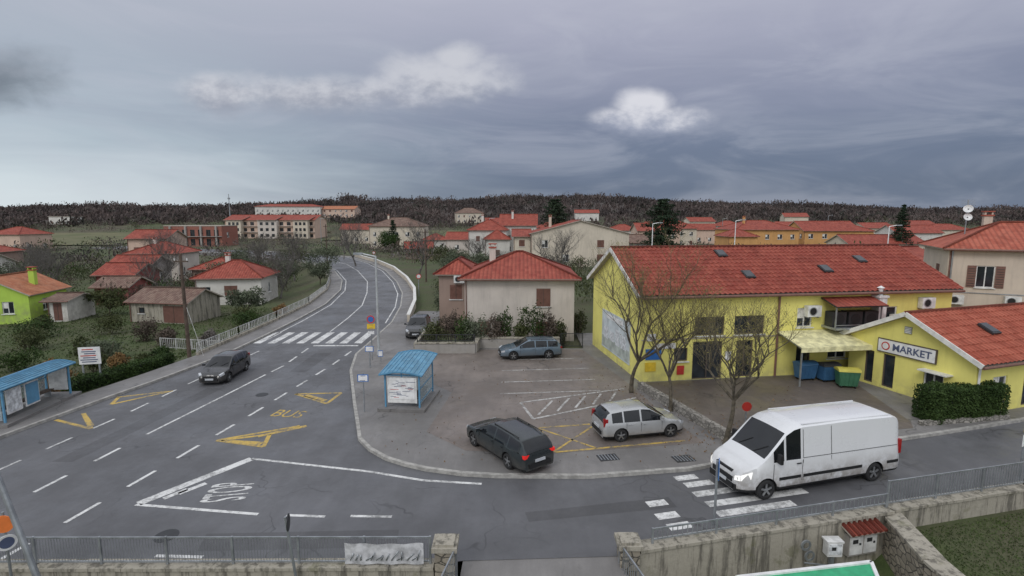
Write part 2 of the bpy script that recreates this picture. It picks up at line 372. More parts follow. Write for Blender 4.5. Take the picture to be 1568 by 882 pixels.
mb=MB();mb.add([(-1.3,12.85,.0),(2.9,13.05,.0),(3.6,9,-1.1),(-1.6,9,-1.1),(3.6,2,-1.2),(-1.6,2,-1.2)],[(3,2,1,0),(5,4,2,3)],0);mb.obj('driveway',['footway'])
# ------------------------------------------------------------------ road markings
mk=MB()
def line(a,b,w,mi=0,z=.004):
    a=Vector(a);b=Vector(b);d=(b-a).normalized();n=Vector((-d.y,d.x))*w/2
    mk.add([(a.x-n.x,a.y-n.y,z),(b.x-n.x,b.y-n.y,z),(b.x+n.x,b.y+n.y,z),(a.x+n.x,a.y+n.y,z)],[(0,1,2,3)],mi)
def pline(P,w,mi=0,z=.004):
    for i in range(len(P)-1): line(P[i],P[i+1],w,mi,z+.0005*(i%2))
def along(P,s):
    for i in range(len(P)-1):
        a=Vector(P[i]);b=Vector(P[i+1]);L=(b-a).length
        if s<=L: return a+(b-a)*s/L
        s-=L
    return Vector(P[-1])
def dashes(P,s0,on,off,n,w=.13,mi=0):
    s=s0
    for i in range(n):
        line(along(P,s),along(P,s+on),w,mi); s+=on+off
rowC=[(-14.1,10),(-13.47,13.8),(-12.78,18.2),(-12.07,23.4),(-11.16,31.7),(-10.95,36.3)]
rowB=[(-16.7,9),(-15.95,15.5),(-15.38,21),(-14.76,25.9),(-14.1,31.4),(-14.3,36.3)]
rowA=[(-19.6,9),(-18.5,18.3),(-17.98,23.1),(-17.75,28.7),(-17.3,36)]
dashes(rowC,.3,1.15,1.0,12); dashes(rowA,.4,1.1,.95,13,.11)
dashes(rowB,.6,1.15,1.1,5); pline([(-15.38,21),(-14.76,25.9),(-14.35,29.5)],.12); dashes(rowB,21.2,1.3,.9,3)
cent=[(-14.6,41),(-15,47),(-15.7,54),(-17.8,63.5),(-20.9,75),(-27,91),(-33,104),(-42,117),(-75,143)]
pline(cent,.11)
pline([(q[0]+.5,q[1]) for q in kerbL[6:14]],.11); pline([(q[0]-.5,q[1]) for q in kerbR[2:9]][::-1],.11)
for i in range(8):
    x=-18.6+i*1.05; line((x,37.2),(x-.03,40.9),.55,0)
line((-14.2,36.5),(-11,36.5),.3)
line((-11.9,15.6),(-9.85,18.75),.34); pline([(-9.85,18.75),(-5.2,17.75),(-3.1,17.1),(-1.04,16.85)],.13); line((-11.95,15.55),(-7.8,15.0),.13)
line((-11.3,15.9),(-10.9,16.5),.2);line((-11.0,16.2),(-10.5,16.9),.2)
line((-6.9,14.95),(-5.7,14.87),.12);line((-4.93,14.9),(-3.66,14.87),.12); line((-9.6,13.0),(-8.3,12.95),.12)
for (x0,x1,y) in [(5.7,6.5,17.2),(5.9,6.9,16.75),(6.0,9.6,16.15),(6.2,9.8,15.55),(6.3,9.0,15.0),(4.3,4.95,15.55),(4.4,5.1,14.85),(4.6,5.3,14.3)]:
    line((x0,y),(x1,y+(x1-x0)*.24),.33,0)
zi=.125
for y in (32.2,29.9,27.7,25.8): line((-.6,y),(4.6,y+.5),.1,1,zi)
pline([(.41,24.5),(.95,22.4),(6.2,25.2)],.13,1,zi); line((.41,24.5),(5.9,26.6),.13,1,zi)
for i in range(5): line((1.2+i*.9,22.9+i*.45),(2.0+i*.85,24.8+i*.33),.11,1,zi)
pline([(3.4,21.8),(1.15,21.4),(1.66,19.05),(7.0,20.1)],.12,2,zi); line((1.2,21.3),(3.3,19.4),.1,2,zi);line((1.7,19.2),(3.5,21.6),.1,2,zi)
def zig(P,w=.17): pline(P,w,2)
zig([(-11.2,26.1),(-8.9,26.3),(-9.1,24.7),(-11.2,26.1)]);zig([(-10.6,25.9),(-9.3,25.1)],.3)
zig([(-9.3,21.9),(-12.1,20.4),(-9.9,19.8),(-10.2,21),(-11.9,20.4)]);zig([(-10.6,20.8),(-9.0,21.9)],.24);zig([(-11.6,20.3),(-10.1,20.1)],.3)
zig([(-20.1,25.6),(-17.9,26.6),(-19.6,24.6),(-20.0,25.6)]);zig([(-20.6,22.6),(-18.2,21.6),(-20.0,23.4),(-18.4,21.9)])
mk.obj('road_marking',['white_paint','worn_white','yellow_paint'])
def text(name,body,mat,size,loc,rot,parent=None,ext=0,sx=1,sy=1,off=.012):
    cu=bpy.data.curves.new(name+'_c','FONT');cu.body=body;cu.size=size;cu.extrude=ext;cu.align_x='CENTER';cu.align_y='CENTER';cu.offset=size*off
    o=bpy.data.objects.new(name+'_t',cu);COL.objects.link(o)
    dg=bpy.context.evaluated_depsgraph_get();me=bpy.data.meshes.new_from_object(o.evaluated_get(dg))
    bpy.data.objects.remove(o);me.materials.clear();me.materials.append(M[mat])
    q=bpy.data.objects.new(name,me);COL.objects.link(q);q.location=loc;q.rotation_euler=rot;q.scale=(sx,sy,1)
    if parent:q.parent=parent
    return q
text('road_marking','STOP','white_paint',.66,(-9.35,16.35,.006),(0,0,math.radians(100)),sx=.78,sy=2.9)
text('road_marking','BUS','yellow_paint',1.0,(-10.4,23.3,.006),(0,0,math.radians(-9)),sx=.9,sy=1.2,off=0)
mb=MB()
for (x,y,z,s) in [(-9.9,13.9,.004,.32),(-12.9,26,.004,.3)]: mb.lathe((x,y,z),(0,0,1),[(0,s),(.006,s),(.006,0)],20)
mb.obj('manhole_cover',['dark_metal'])
mb=MB()
for (x,y) in [(3.6,18.6),(6.4,18.5)]:
    mb.box((x,y,.125),(.75,.5,.012),0,.2)
    for i in range(6): mb.box((x-.3+i*.12,y,.133),(.03,.44,.01),1,.2)
mb.obj('drain_grate',['dark_metal','rail_grey'])
# ------------------------------------------------------------------ buildings
FACE={'f':lambda L,D:(0,0,0,L),'r':lambda L,D:(L,0,90,D),'b':lambda L,D:(L,D,180,L),'l':lambda L,D:(0,D,270,D)}
def facem(face,L,D):
    x,y,a,n=FACE[face](L,D); return Matrix.Translation((x,y,0))@Matrix.Rotation(math.radians(a),4,'Z'),n
def wallface(mb,Mx,n,H,holes,zb=0):
    mb.M=Mx
    X_=sorted(set([0,n]+[h[0] for h in holes]+[h[0]+h[2] for h in holes]));Z_=sorted(set([zb,H]+[h[1] for h in holes]+[h[1]+h[3] for h in holes]))
    for i in range(len(X_)-1):
        for j in range(len(Z_)-1):
            cx=(X_[i]+X_[i+1])/2;cz=(Z_[j]+Z_[j+1])/2
            if any(h[0]<cx<h[0]+h[2] and h[1]<cz<h[1]+h[3] for h in holes):continue
            mb.poly([(X_[i],0,Z_[j]),(X_[i+1],0,Z_[j]),(X_[i+1],0,Z_[j+1]),(X_[i],0,Z_[j+1])])
    for (a,z,w,h) in [q[:4] for q in holes]:
        r=.14
        for P in ([(a,0,z),(a,r,z),(a,r,z+h),(a,0,z+h)],[(a+w,r,z),(a+w,0,z),(a+w,0,z+h),(a+w,r,z+h)],[(a,0,z),(a+w,0,z),(a+w,r,z),(a,r,z)],[(a,r,z+h),(a+w,r,z+h),(a+w,0,z+h),(a,0,z+h)]): mb.poly(P)
def window(mb,Mx,a,z,w,h,st):
    mb.M=Mx
    if st=='s':
        mb.box((a+w/2,.04,z+h/2),(w-.02,.05,h-.02),2)
        n=int(h/.09)
        for i in range(n): mb.box((a+w/2,.012,z+.06+i*(h-.1)/n),(w-.1,.02,.05),2,rx=.3)
        mb.box((a+w/2,.0,z+h/2),(.03,.035,h-.04),3)
    else:
        fm=3 if st in('d','k') else 0; f=.06
        mb.poly([(a,.11,z),(a+w,.11,z),(a+w,.11,z+h),(a,.11,z+h)],1)
        for c,d in (((a+f/2,.09,z+h/2),(f,.06,h)),((a+w-f/2,.09,z+h/2),(f,.06,h)),((a+w/2,.09,z+f/2),(w-2*f,.06,f)),((a+w/2,.09,z+h-f/2),(w-2*f,.06,f))): mb.box(c,d,fm)
        if w>.8: mb.box((a+w/2,.088,z+h/2),(f,.05,h-2*f),fm)
        if st=='w' and h>1 and w>.6:
            mb.poly([(a+f,.108,z+h*.45),(a+w*.48,.108,z+h*.45),(a+w*.48,.108,z+h-f),(a+f,.108,z+h-f)],4)
        if st=='o':
            for sx in(a-w*.26,a+w+w*.26):
                mb.box((sx,-.03,z+h/2),(w*.48,.04,h),2)
                for i in range(8): mb.box((sx,-.055,z+.1+i*(h-.15)/8),(w*.4,.02,.05),3,rx=.3)
    if z>.4: mb.box((a+w/2,-.04,z-.035),(w+.16,.12,.06),0)
def slab(mb,pts,th=.12,corr=False):
    P=[Vector(p) for p in pts]; n=(P[1]-P[0]).cross(P[2]-P[1]).normalized()
    if n.z<0: P=P[::-1]; P=P[-2:]+P[:-2]; n=-n
    e=(P[1]-P[0]).normalized(); up=n.cross(e)
    uv=[((p-P[0]).dot(e)+50,(p-P[0]).dot(up)+50) for p in P]
    if corr and len(P)==4:
        Lx=(P[1]-P[0]).length;Ly=(P[3]-P[0]).length;nu=int(Lx/.05);nv=int(Ly/.4)
        vs=[];fs=[];uvs=[];
        for j in range(nv):
            for k in(0,1):
                vv=min(Ly,(j+k)*Ly/nv)
                for i in range(nu+1):
                    u=Lx*i/nu; hgt=.035*math.sin(u/.3*2*math.pi)+(.03 if k==0 else 0)+.006*math.sin(u*3.1+j)
                    vs.append(P[0]+e*u+up*vv+n*(hgt+.02))
        W=nu+1
        for j in range(nv):
            for i in range(nu):
                a=(2*j)*W+i; fs.append((a,a+1,a+W+1,a+W)); u0=Lx*i/nu+50;u1=Lx*(i+1)/nu+50;v0=(j)*.4+50.01;v1=(j+1)*.4+49.99
                uvs.append([(u0,v0),(u1,v0),(u1,v1),(u0,v1)])
                if j<nv-1:
                    a=(2*j+1)*W+i; fs.append((a,a+1,a+W+1,a+W)); uvs.append([(u0,v1),(u1,v1),(u1,v1),(u0,v1)])
        mb.add(vs,fs,0,uvs)
        top=[p-n*.03 for p in P]
    else:
        mb.poly([tuple(p) for p in P],0,uv); top=P
    bot=[p-n*th for p in P]; m=len(P)
    mb.poly([tuple(p) for p in bot][::-1],1)
    for i in range(m):
        k=(i+1)%m; mb.poly([tuple(top[i]),tuple(bot[i]),tuple(bot[k]),tuple(top[k])],1)
def roof(mb,L,D,hw,hr,kind,o=.4,corr=False,x0=0,y0=0):
    th=.12; lift=.14
    T=lambda x,y,z:(x0+x,y0+y,z+lift)
    if kind in'xy':
        if kind=='x': a,bb=L,D; F=lambda s,d,z:T(s,d,z)
        else: a,bb=D,L; F=lambda s,d,z:T(d,s,z)
        sl=(hr-hw)/(bb/2); ze=hw-o*sl
        slab(mb,[F(-o,-o,ze),F(a+o,-o,ze),F(a+o,bb/2,hr),F(-o,bb/2,hr)],th,corr)
        slab(mb,[F(a+o,bb+o,ze),F(-o,bb+o,ze),F(-o,bb/2,hr),F(a+o,bb/2,hr)],th,corr)
        mb.cyl(F(-o,bb/2,hr+.02),F(a+o,bb/2,hr+.02),.1,n=8,mi=0)
    elif kind=='flat':
        mb.box((x0+L/2,y0+D/2,hw+.15),(L+2*o,D+2*o,.25),1)
    else:
        sw=D>L; a,bb=(D,L) if sw else (L,D)
        F=(lambda s,d,z:T(d,s,z)) if sw else (lambda s,d,z:T(s,d,z))
        h=bb/2; sl=(hr-hw)/h; ze=hw-o*sl; r0=F(h,h,hr); r1=F(max(a-h,h+.02),h,hr)
        c=[F(-o,-o,ze),F(a+o,-o,ze),F(a+o,bb+o,ze),F(-o,bb+o,ze)]
        slab(mb,[c[0],c[1],r1,r0],th);slab(mb,[c[2],c[3],r0,r1],th);slab(mb,[c[1],c[2],r1],th);slab(mb,[c[3],c[0],r0],th)
        for A,B in((r0,r1),(c[0],r0),(c[3],r0),(c[1],r1),(c[2],r1)): mb.cyl((A[0],A[1],A[2]+.02),(B[0],B[1],B[2]+.02),.09,n=8,mi=0)
    mb.M=Matrix.Identity(4)
def house(name,x,y,z,ang,L,D,hw,hr,kind,wm,rm='red_tile',wins=None,o=.4,corr=False,chim=(),storeys=None,ws='w',gap=3.2,gut=True):
    e=empty(name,x,y,z,math.radians(ang))
    if wins is None:
        wins=[];st=storeys or max(1,int(hw/2.7))
        for f in 'flr':
            _,n=facem(f,L,D); k=max(1,int(n/gap))
            for i in range(k):
                for s in range(st):
                    ww=random.choice([.9,1.1,1.3]); wins.append((f,n*(i+.5)/k-ww/2,.9+s*2.8,ww,1.25,random.choice([ws,ws,'s'])))
    mb=MB();wb=MB()
    for f in 'frbl':
        Mx,n=facem(f,L,D); hs=[w[1:5] for w in wins if w[0]==f]
        wallface(mb,Mx,n,hw,hs,0)
        for w in wins:
            if w[0]==f: window(wb,Mx,*w[1:])
        if (kind=='x' and f in'lr') or (kind=='y' and f in 'fb'):
            mb.M=Mx; mb.poly([(0,0,hw),(n,0,hw),(n/2,0,hr)])
    for f in 'frbl':
        Mx,n=facem(f,L,D); mb.M=Mx; mb.poly([(0,0,-1.2),(n,0,-1.2),(n,0,0),(0,0,0)])
    mb.M=Matrix.Identity(4)
    mb.obj('walls',[wm],e)
    if wb.v: wb.obj('windows',['frame_white','glass','shutter','dark_frame','white_trim'],e)
    rb=MB(); roof(rb,L,D,hw,hr,kind,o,corr)
    rb.obj('roof',[rm,'fascia'],e)
    if gut and kind!='flat':
        g=MB(); sl=(hr-hw)/((D if kind!='y' else L)/2); ze=hw-o*sl+.06
        if kind!='y': g.cyl((-o,-o-.06,ze),(L+o,-o-.06,ze),.065,n=8)
        g.cyl((.1,-.07,0),(.1,-.07,hw-.2),.045,n=6); g.obj('gutter',['shutter'],e)
    if chim:
        cb=MB()
        for (cx,cy,ct) in chim:
            cb.box((cx,cy,(hw+ct)/2),(.5,.5,ct-hw),0); cb.box((cx,cy,ct+.05),(.64,.64,.1),1)
            for q in(-.2,.2): cb.box((cx+q,cy,ct+.2),(.1,.5,.2),0)
            cb.box((cx,cy,ct+.34),(.66,.66,.07),1)
        cb.obj('chimney',[wm,'red_tile'],e)
    return e
def acunit(mb,x,y,z):
    mb.box((x,y-.2,z),(.85,.32,.62),0)
    mb.lathe((x-.1,y-.37,z),(0,-1,0),[(0,.24),(.01,.24),(.01,.2)],18,1); mb.lathe((x-.1,y-.365,z),(0,-1,0),[(0,.2),(0,.0)],18,2)
    for q in(-.3,.3): mb.box((x+q,y-.15,z-.36),(.05,.3,.05),1)
yb=house('yellow_shop_building',7.03,27.75,.1,8.4,19.2,8.8,4.85,7.0,'x','yellow_plaster','red_tile',o=.35,corr=True,gut=False,wins=[
 ('f',3.05,2.5,1.75,1.05,'k'),('f',5.4,2.5,1.8,1.05,'k'),('f',3.0,.02,1.75,2.15,'d'),('f',1.9,1.1,.8,.75,'k'),
 ('f',9.2,2.8,.95,1.1,'w'),('f',14.8,3.0,.8,.85,'w'),('f',9.3,.05,.9,2.0,'d'),('f',11.3,.9,1.2,1.0,'w'),('f',5.6,.05,1.0,2.1,'d')])
mb=MB()
mb.cyl((8.0,-.08,0),(8.0,-.08,4.7),.06,n=8,mi=0)
mb.cyl((-.3,-.42,4.72),(19.5,-.42,4.72),.075,n=8,mi=0)
mb.box((9.6,-.02,2.36),(19.2,.04,.05),2)
for s in(0,1):
    y0=-.4 if s==0 else 9.2
    mb.seg((-.37,y0,4.72),(-.37,4.4,7.05),.05,.24,1)
for i in range(24): mb.box((.3+i*.8,-.2,4.74),(.08,.3,.1),2)
mb.obj('trim',['shutter','white_trim','fascia'],yb)
mb=MB()
mb.box((.7,-.03,1.55),(.9,.04,.6),0); mb.box((1.35,-.04,2.0),(1.2,.05,.3),1); mb.box((.55,-.03,.85),(.6,.04,.5),2); mb.box((2.3,-.035,.6),(.4,.04,.5),3)
mb.box((.55,-.035,2.5),(.5,.03,.4),1); mb.box((5.1,-.03,1.3),(.35,.04,.5),1)
mb.obj('sign_boards',['sign_blue','sign_white','sign_yellow','red_sign'],yb)
mb=MB()
mb.box((-.025,4.1,1.75),(.04,5.0,2.5),1); mb.box((-.05,4.1,.95),(.01,4.9,.7),2)
for (y_,w_,h_) in ((2.6,.9,.8),(3.6,.7,1.0),(4.6,.8,.6),(5.7,.8,.8)): mb.box((-.058,y_,1.35+h_*.3),(.01,w_,h_),0)
mb.box((-.06,4.2,2.7),(.01,3.0,.3),3)
mb.obj('mural_panel',['poster','mural_sky','mural_land','sign_white'],yb)
mb=MB()
acunit(mb,10.0,0,3.75);acunit(mb,15.5,0,3.1);acunit(mb,17.3,0,4.05);acunit(mb,17.3,0,2.6)
mb.obj('air_conditioners',['frame_white','galv','black'],yb)
mb=MB()
mb.box((12.2,-.55,2.85),(2.9,1.1,.12),2)
for i in range(3):
    mb.box((11.2+i*1.0,-.5,3.35),(.85,.6,.8),1); mb.lathe((11.2+i,-.81,3.35),(0,-1,0),[(0,.3),(.01,.3),(.01,.02)],16,3)
for q in(10.8,13.6): mb.box((q,-1.0,3.5),(.06,.06,1.3),2)
mb.box((12.2,-1.02,3.05),(2.8,.04,.04),2)
slab(mb,[(10.6,-1.25,4.15),(13.8,-1.25,4.15),(13.8,-.02,4.5),(10.6,-.02,4.5)],.08)
mb.obj('condenser_bank',['red_tile','dark_metal','galv','black'],yb)
mb=MB()
mb.box((14.1,-.3,3.6),(.5,.5,1.7),0);mb.box((14.1,-.3,4.52),(.62,.62,.12),0);mb.cyl((14.1,-.3,4.55),(14.1,-.3,5.0),.12,n=10,mi=0);mb.lathe((14.1,-.3,5.0),(0,0,1),[(0,.2),(.12,.02)],12,0)
mb.obj('duct',['frame_white'],yb)
mb=MB()
slab(mb,[(8.0,-2.1,2.15),(13.0,-2.1,2.15),(13.0,-.02,2.62),(8.0,-.02,2.62)],.07)
mb.box((10.5,-2.1,2.03),(5.0,.04,.26),0)
for q in(8.1,12.9): mb.box((q,-2.0,1.05),(.07,.07,2.1),1)
mb.obj('awning',['awning','galv'],yb)
mb=MB()
for (s,k) in((6.4,.8),(6.9,.3),(12.2,.4),(15.3,.62)):
    y_=k*4.4;z_=4.85+k*2.15+.22
    a=math.atan(2.15/4.4); mb.box((s,y_,z_),(.6,.75,.1),0,rx=a); mb.box((s,y_,z_+.06),(.48,.62,.03),1,rx=a)
mb.obj('skylights',['dark_metal','glass'],yb)
mkt=house('market_building',20.9,22.8,.1,18,13,6.2,2.5,4.1,'x','yellow_plaster','bright_tile',o=.35,corr=True,gut=False,wins=[
 ('l',.95,.12,.5,1.75,'d'),('l',1.95,.12,.62,1.75,'d'),('l',4.0,.55,.9,.95,'w'),('f',1.2,.5,1.0,1.2,'w'),('f',3.4,.1,1.0,2.0,'d'),('f',5.4,.6,1.2,1.1,'w'),('f',9,.6,1.2,1.1,'w')])
mb=MB()
for s in(0,1):
    y0=-.42 if s==0 else 6.62
    mb.seg((-.37,y0,2.42),(-.37,3.1,4.2),.06,.22,0)
mb.cyl((-.3,-.42,2.36),(13.3,-.42,2.36),.07,n=8,mi=1); mb.cyl((.08,-.08,0),(.08,-.08,2.35),.05,n=6,mi=0)
mb.obj('trim',['white_trim','shutter'],mkt)
mb=MB(); mb.box((-.06,3.1,2.32),(.08,2.9,.72),1);mb.box((-.105,3.1,2.32),(.02,2.8,.62),0)
mb.lathe((-.12,4.1,2.32),(-1,0,0),[(0,.22),(.01,.22),(.01,0)],20,2);mb.lathe((-.135,4.1,2.32),(-1,0,0),[(0,.16),(.005,.16),(.005,0)],20,0)
mb.obj('sign_board',['sign_white','dark_frame','red_sign'],mkt)
text('sign_text','MARKET','ink',.5,(-.125,2.8,2.31),(math.radians(90),0,math.radians(-90)),mkt,.008)
mb=MB(); mb.box((-.25,1.55,1.62),(.5,1.3,.06),0);mb.box((-.03,3.1,3.35),(.05,.35,.35),1)
for i in range(4): mb.box((-.06,3.1,3.22+i*.08),(.02,.3,.03),0)
mb.obj('door_canopy',['white_trim','galv'],mkt)
mb=MB();a=math.atan(1.6/3.1); mb.box((3.2,1.5,3.55),(.6,.8,.1),0,rx=a);mb.box((3.2,1.5,3.61),(.48,.66,.03),1,rx=a);mb.obj('skylight',['dark_metal','glass'],mkt)
bh=house('beige_house',30.6,36.6,0,-27,16,7,7.0,8.6,'hip','beige_plaster','bright_tile',o=.4,chim=[(3.2,5,9.2)],wins=[
 ('f',1.6,4.3,1.0,1.5,'o'),('f',5.0,4.3,1.0,1.5,'o'),('f',9.5,4.3,1.0,1.5,'o'),('f',3,1.2,1,1.3,'s'),('f',7,1.2,1,1.3,'w'),('l',4,4.3,1,1.4,'s')])
mb=MB();acunit(mb,.6,0,3.4);acunit(mb,3.6,0,3.5)
mb.cyl((.2,-.08,0),(.2,-.08,6.8),.05,n=6,mi=1);mb.box((8,-.02,3.9),(16,.04,.06),1);mb.obj('air_conditioners',['frame_white','galv','black'],bh)
mb=MB();mb.cyl((1.6,3.5,7.8),(1.6,3.5,10.4),.04,n=6);mb.lathe((1.6,3.3,9.7),(-.3,-1,.4),[(0,.05),(.02,.18),(.1,.3)],16,1);mb.lathe((1.6,3.3,9.1),(.1,-1,.4),[(0,.05),(.02,.16),(.1,.27)],16,1)
for i in range(4): mb.seg((1.2,3.5,10.0+i*.12),(2.0,3.5,10.0+i*.12),.02,.02)
mb.obj('antenna',['galv','sign_white'],bh)
wh=house('white_house',-3.5,38.3,0,-1,8.1,7.6,4.7,6.25,'hip','pinkwhite_plaster','red_tile',o=.45,chim=[(1.8,5.2,6.6)],wins=[
 ('f',5.3,2.55,1.05,1.35,'s'),('f',5.3,.3,1.05,1.1,'s'),('f',1.0,.4,.8,1,'s'),('l',3,2.6,1,1.2,'s'),('r',3,2.6,1,1.2,'s')])
mb=MB()
for f in 'frl':
    Mx,n=facem(f,2.9,5); Mx=Matrix.Translation((-2.6,4.4,0))@Mx; wallface(mb,Mx,n,4.6,[(.9,2.4,1.0,1.2)] if f=='f' else [])
mb.M=Matrix.Identity(4);mb.obj('annex_walls',['brown_plaster'],wh)
mb=MB();Mx,n=facem('f',2.9,5);window(mb,Matrix.Translation((-2.6,4.4,0))@Mx,.9,2.4,1.0,1.2,'s');mb.M=Matrix.Identity(4);mb.obj('annex_window',['frame_white','glass','shutter','dark_frame','white_trim'],wh)
mb=MB();roof(mb,2.9,5,4.6,5.5,'hip',.4,x0=-2.6,y0=4.4);mb.obj('annex_roof',['red_tile','fascia'],wh)
mb=MB();acunit(mb,-.9,4.4,4.1);mb.obj('air_conditioner',['frame_white','galv','black'],wh)
house('cream_house',3.6,99,0,0,18.5,14,6.2,8.6,'y','cream_plaster','red_tile',chim=[(4,6,9.4)],wins=[('f',12.5,3.6,1.3,1.4,'s'),('f',2,3.6,1.2,1.4,'w'),('f',12.5,.9,1.3,1.4,'s'),('f',6,.9,1.2,1.4,'w'),('l',4,3.6,1.2,1.4,'w')])
house('annex_house',.3,101,0,0,3.2,9,5.6,6.8,'x','cream_plaster','red_tile')
house('white_house',-10.3,124,0,-3,9,11,6.4,8.8,'hip','white_plaster','red_tile',chim=[(3,4,9.8)])
house('white_house',-3,131,0,-3,9,10,7.4,10,'x','white_plaster','red_tile',chim=[(3,3,10.8)])
house('white_house',-6,116,0,2,5.5,6,4.6,6.4,'hip','white_plaster','red_tile')
house('beige_house',-43.5,160,0,2,16.5,12,6.8,9.2,'hip','cream_plaster','brown_tile',chim=[(5,5,10)])
house('small_house',-25,146,0,5,7,7,3.2,4.8,'hip','white_plaster','red_tile')
house('small_house',-17.6,139,0,-5,6,7,3.6,5.3,'x','pinkwhite_plaster','red_tile')
house('small_house',-24,118,0,8,6,5,2.4,3.6,'x','brown_plaster','red_tile')
house('orange_house',58,136,0,4,17,12,6.2,8.4,'hip','orange_plaster','red_tile',chim=[(4,4,9.4)])
house('orange_house',79,142,0,0,15,10,5.8,8.2,'x','orange_plaster','red_tile')
house('small_house',52,126,0,0,7,8,4.8,6.4,'hip','orange_plaster','red_tile')
house('long_house',76,118,0,3,18,8,3.4,5.2,'x','cream_plaster','red_tile')
house('cottage',41.5,57,0,9,7,8,4.1,5.6,'x','brown_plaster','red_tile')
house('pink_house',36,150,0,0,12,9,5.6,7.6,'x','salmon_plaster','red_tile')
house('pink_house',48,165,0,0,10,9,6,8,'hip','cream_plaster','red_tile')
house('cottage',26,120,0,0,9,7,3.6,5.2,'x','grey_plaster','brown_tile')
house('white_house',110,150,0,0,13,9,5,7,'x','white_plaster','red_tile')
g=-1.25
house('white_cottage',-37.6,61.5,g,8,7.4,6.5,3.3,5.0,'hip','white_plaster','red_tile',wins=[('f',3.2,1.1,1.5,1.2,'s'),('f',.9,1.2,.8,1,'w'),('r',2.5,1.1,1.1,1.2,'w'),('l',2,1.1,1,1.1,'w')],chim=[(2,5,5.6)])
house('garden_shed',-38.2,51.5,g,-10,6.6,4.4,2.1,3.1,'x','old_concrete','brown_tile',wins=[('f',3.8,.05,2.4,1.7,'s'),('f',1,.9,.7,.6,'k')],o=.3)
house('lime_house',-53.6,49.5,g,12,6.2,6,2.9,4.5,'y','lime_plaster','orange_tile',wins=[('f',1.2,1,1,1.2,'w'),('f',3.9,1,1,1.2,'w'),('r',2,1,1,1.2,'w')],chim=[(5,3,5.0)])
house('grey_shed',-46.4,51.5,g,6,1.8,4,2.1,2.5,'x','white_plaster','brown_tile',wins=[('f',.5,.1,.8,1.8,'s')])
house('red_house',-54.5,68,g,0,5,5,3,4.2,'x','red_plaster','red_tile')
house('brick_house',-50,62,g,0,4,4,2.2,3.1,'x','red_plaster','brown_tile')
house('pink_house',-63.5,86,g,5,8,7,4.6,6.2,'hip','pinkwhite_plaster','red_tile',chim=[(3,3,6.8)])
house('grey_house',-59,76,g,0,6,5,3.4,4.7,'x','grey_plaster','red_tile')
house('pink_house',-72,98,g,5,7,7,6.6,8,'x','salmon_plaster','red_tile')
house('cottage',-48,78,g,0,6,6,2.8,4.2,'hip','brown_plaster','red_tile')
house('cottage',-88,78,g,0,8,6,3.4,4.8,'x','white_plaster','red_tile')
house('red_house',-82,64,g,10,6,6,2.8,4.2,'x','salmon_plaster','red_tile')
house('cottage',-105,96,g,10,8,8,4,5.6,'hip','brown_plaster','red_tile')
def H(x,y): return float(tz(x,y))
bt=house('brick_terrace',-114,172,H(-100,172),0,19,10,6.6,6.9,'flat','brick_plaster','red_tile',o=.1,gap=2.4,wins=[('f',.8+i*2.6,.3+s*3,1.5,2.2,'k') for i in range(7) for s in range(2)]+[('r',3,3,1.2,1.6,'w')])
mb=MB()
for i in range(4): mb.box((2.3+i*5,-.3,3.3),(.5,.6,6.6),0)
mb.box((9.5,-.5,3.3),(19,1,.15),0);mb.obj('balconies',['grey_plaster'],bt)
ap=house('apartment_building',-120,220,H(-100,220),-2,38,13,7.6,9.6,'x','salmon_plaster','red_tile',o=.5,gap=3,wins=[('f',1.5+i*3.1,.4+s*2.5,1.6,1.4,'k') for i in range(12) for s in range(3)])
mb=MB()
for i in(0,2):
    mb.box((5+i*14,-1.2,3.7),(6,2.4,7.4),0)
    for s in range(3):
        for q in(-1.7,0,1.7): mb.box((5+i*14+q,-2.42,1.3+s*2.4),(1.0,.06,1.2),1)
mb.box((19,-1.1,3.7),(8,2.2,7.4),2)
for s in range(3):
    for q in(-2.4,0,2.4): mb.box((19+q,-2.22,1.3+s*2.4),(1.2,.06,1.2),1)
mb.box((19,-.5,2.6),(38,.8,.12),2);mb.box((19,-.5,5.1),(38,.8,.12),2)
mb.obj('bays',['cream_plaster','glass','pinkwhite_plaster'],ap)
mb=MB()
for x0 in(1,15,29): slab(mb,[(x0,-3,7.65),(x0+8,-3,7.65),(x0+8,4,9.3),(x0,4,9.3)],.15)
mb.obj('bay_roofs',['red_tile','fascia'],ap)
house('school_building',-168,345,H(-140,345),3,42,14,7,8.5,'hip','white_plaster','red_tile',o=.5,storeys=2)
house('school_building',-126,350,H(-120,350),-3,22,12,5.5,7.5,'x','salmon_plaster','orange_tile',storeys=2)
house('hill_house',-35,330,H(-30,330),10,17,12,6.5,9.5,'hip','cream_plaster','brown_tile')
HH=[(40,335,15,'white_plaster','x'),(88,260,13,'cream_plaster','x'),(68,240,12,'cream_plaster','hip'),(150,190,14,'cream_plaster','hip'),(-12,250,12,'white_plaster','x'),(150,290,12,'cream_plaster','x'),(62,190,11,'salmon_plaster','x'),(108,176,12,'orange_plaster','hip'),(138,205,12,'cream_plaster','x'),(33,182,11,'white_plaster','hip'),(54,212,12,'salmon_plaster','x'),(86,222,11,'white_plaster','hip'),(-62,190,11,'cream_plaster','x'),(-150,150,11,'salmon_plaster','hip'),(175,230,12,'salmon_plaster','x'),(10,205,11,'cream_plaster','hip'),(110,215,11,'white_plaster','x')]
for (x,y,L,wm,k) in HH: house('hill_house',x,y,H(x+L/2,y),random.uniform(-12,12),L,9,5,6.9,k,wm,'red_tile')
house('hill_house',-290,330,H(-290,330),0,13,10,5,5.4,'flat','white_plaster','red_tile')
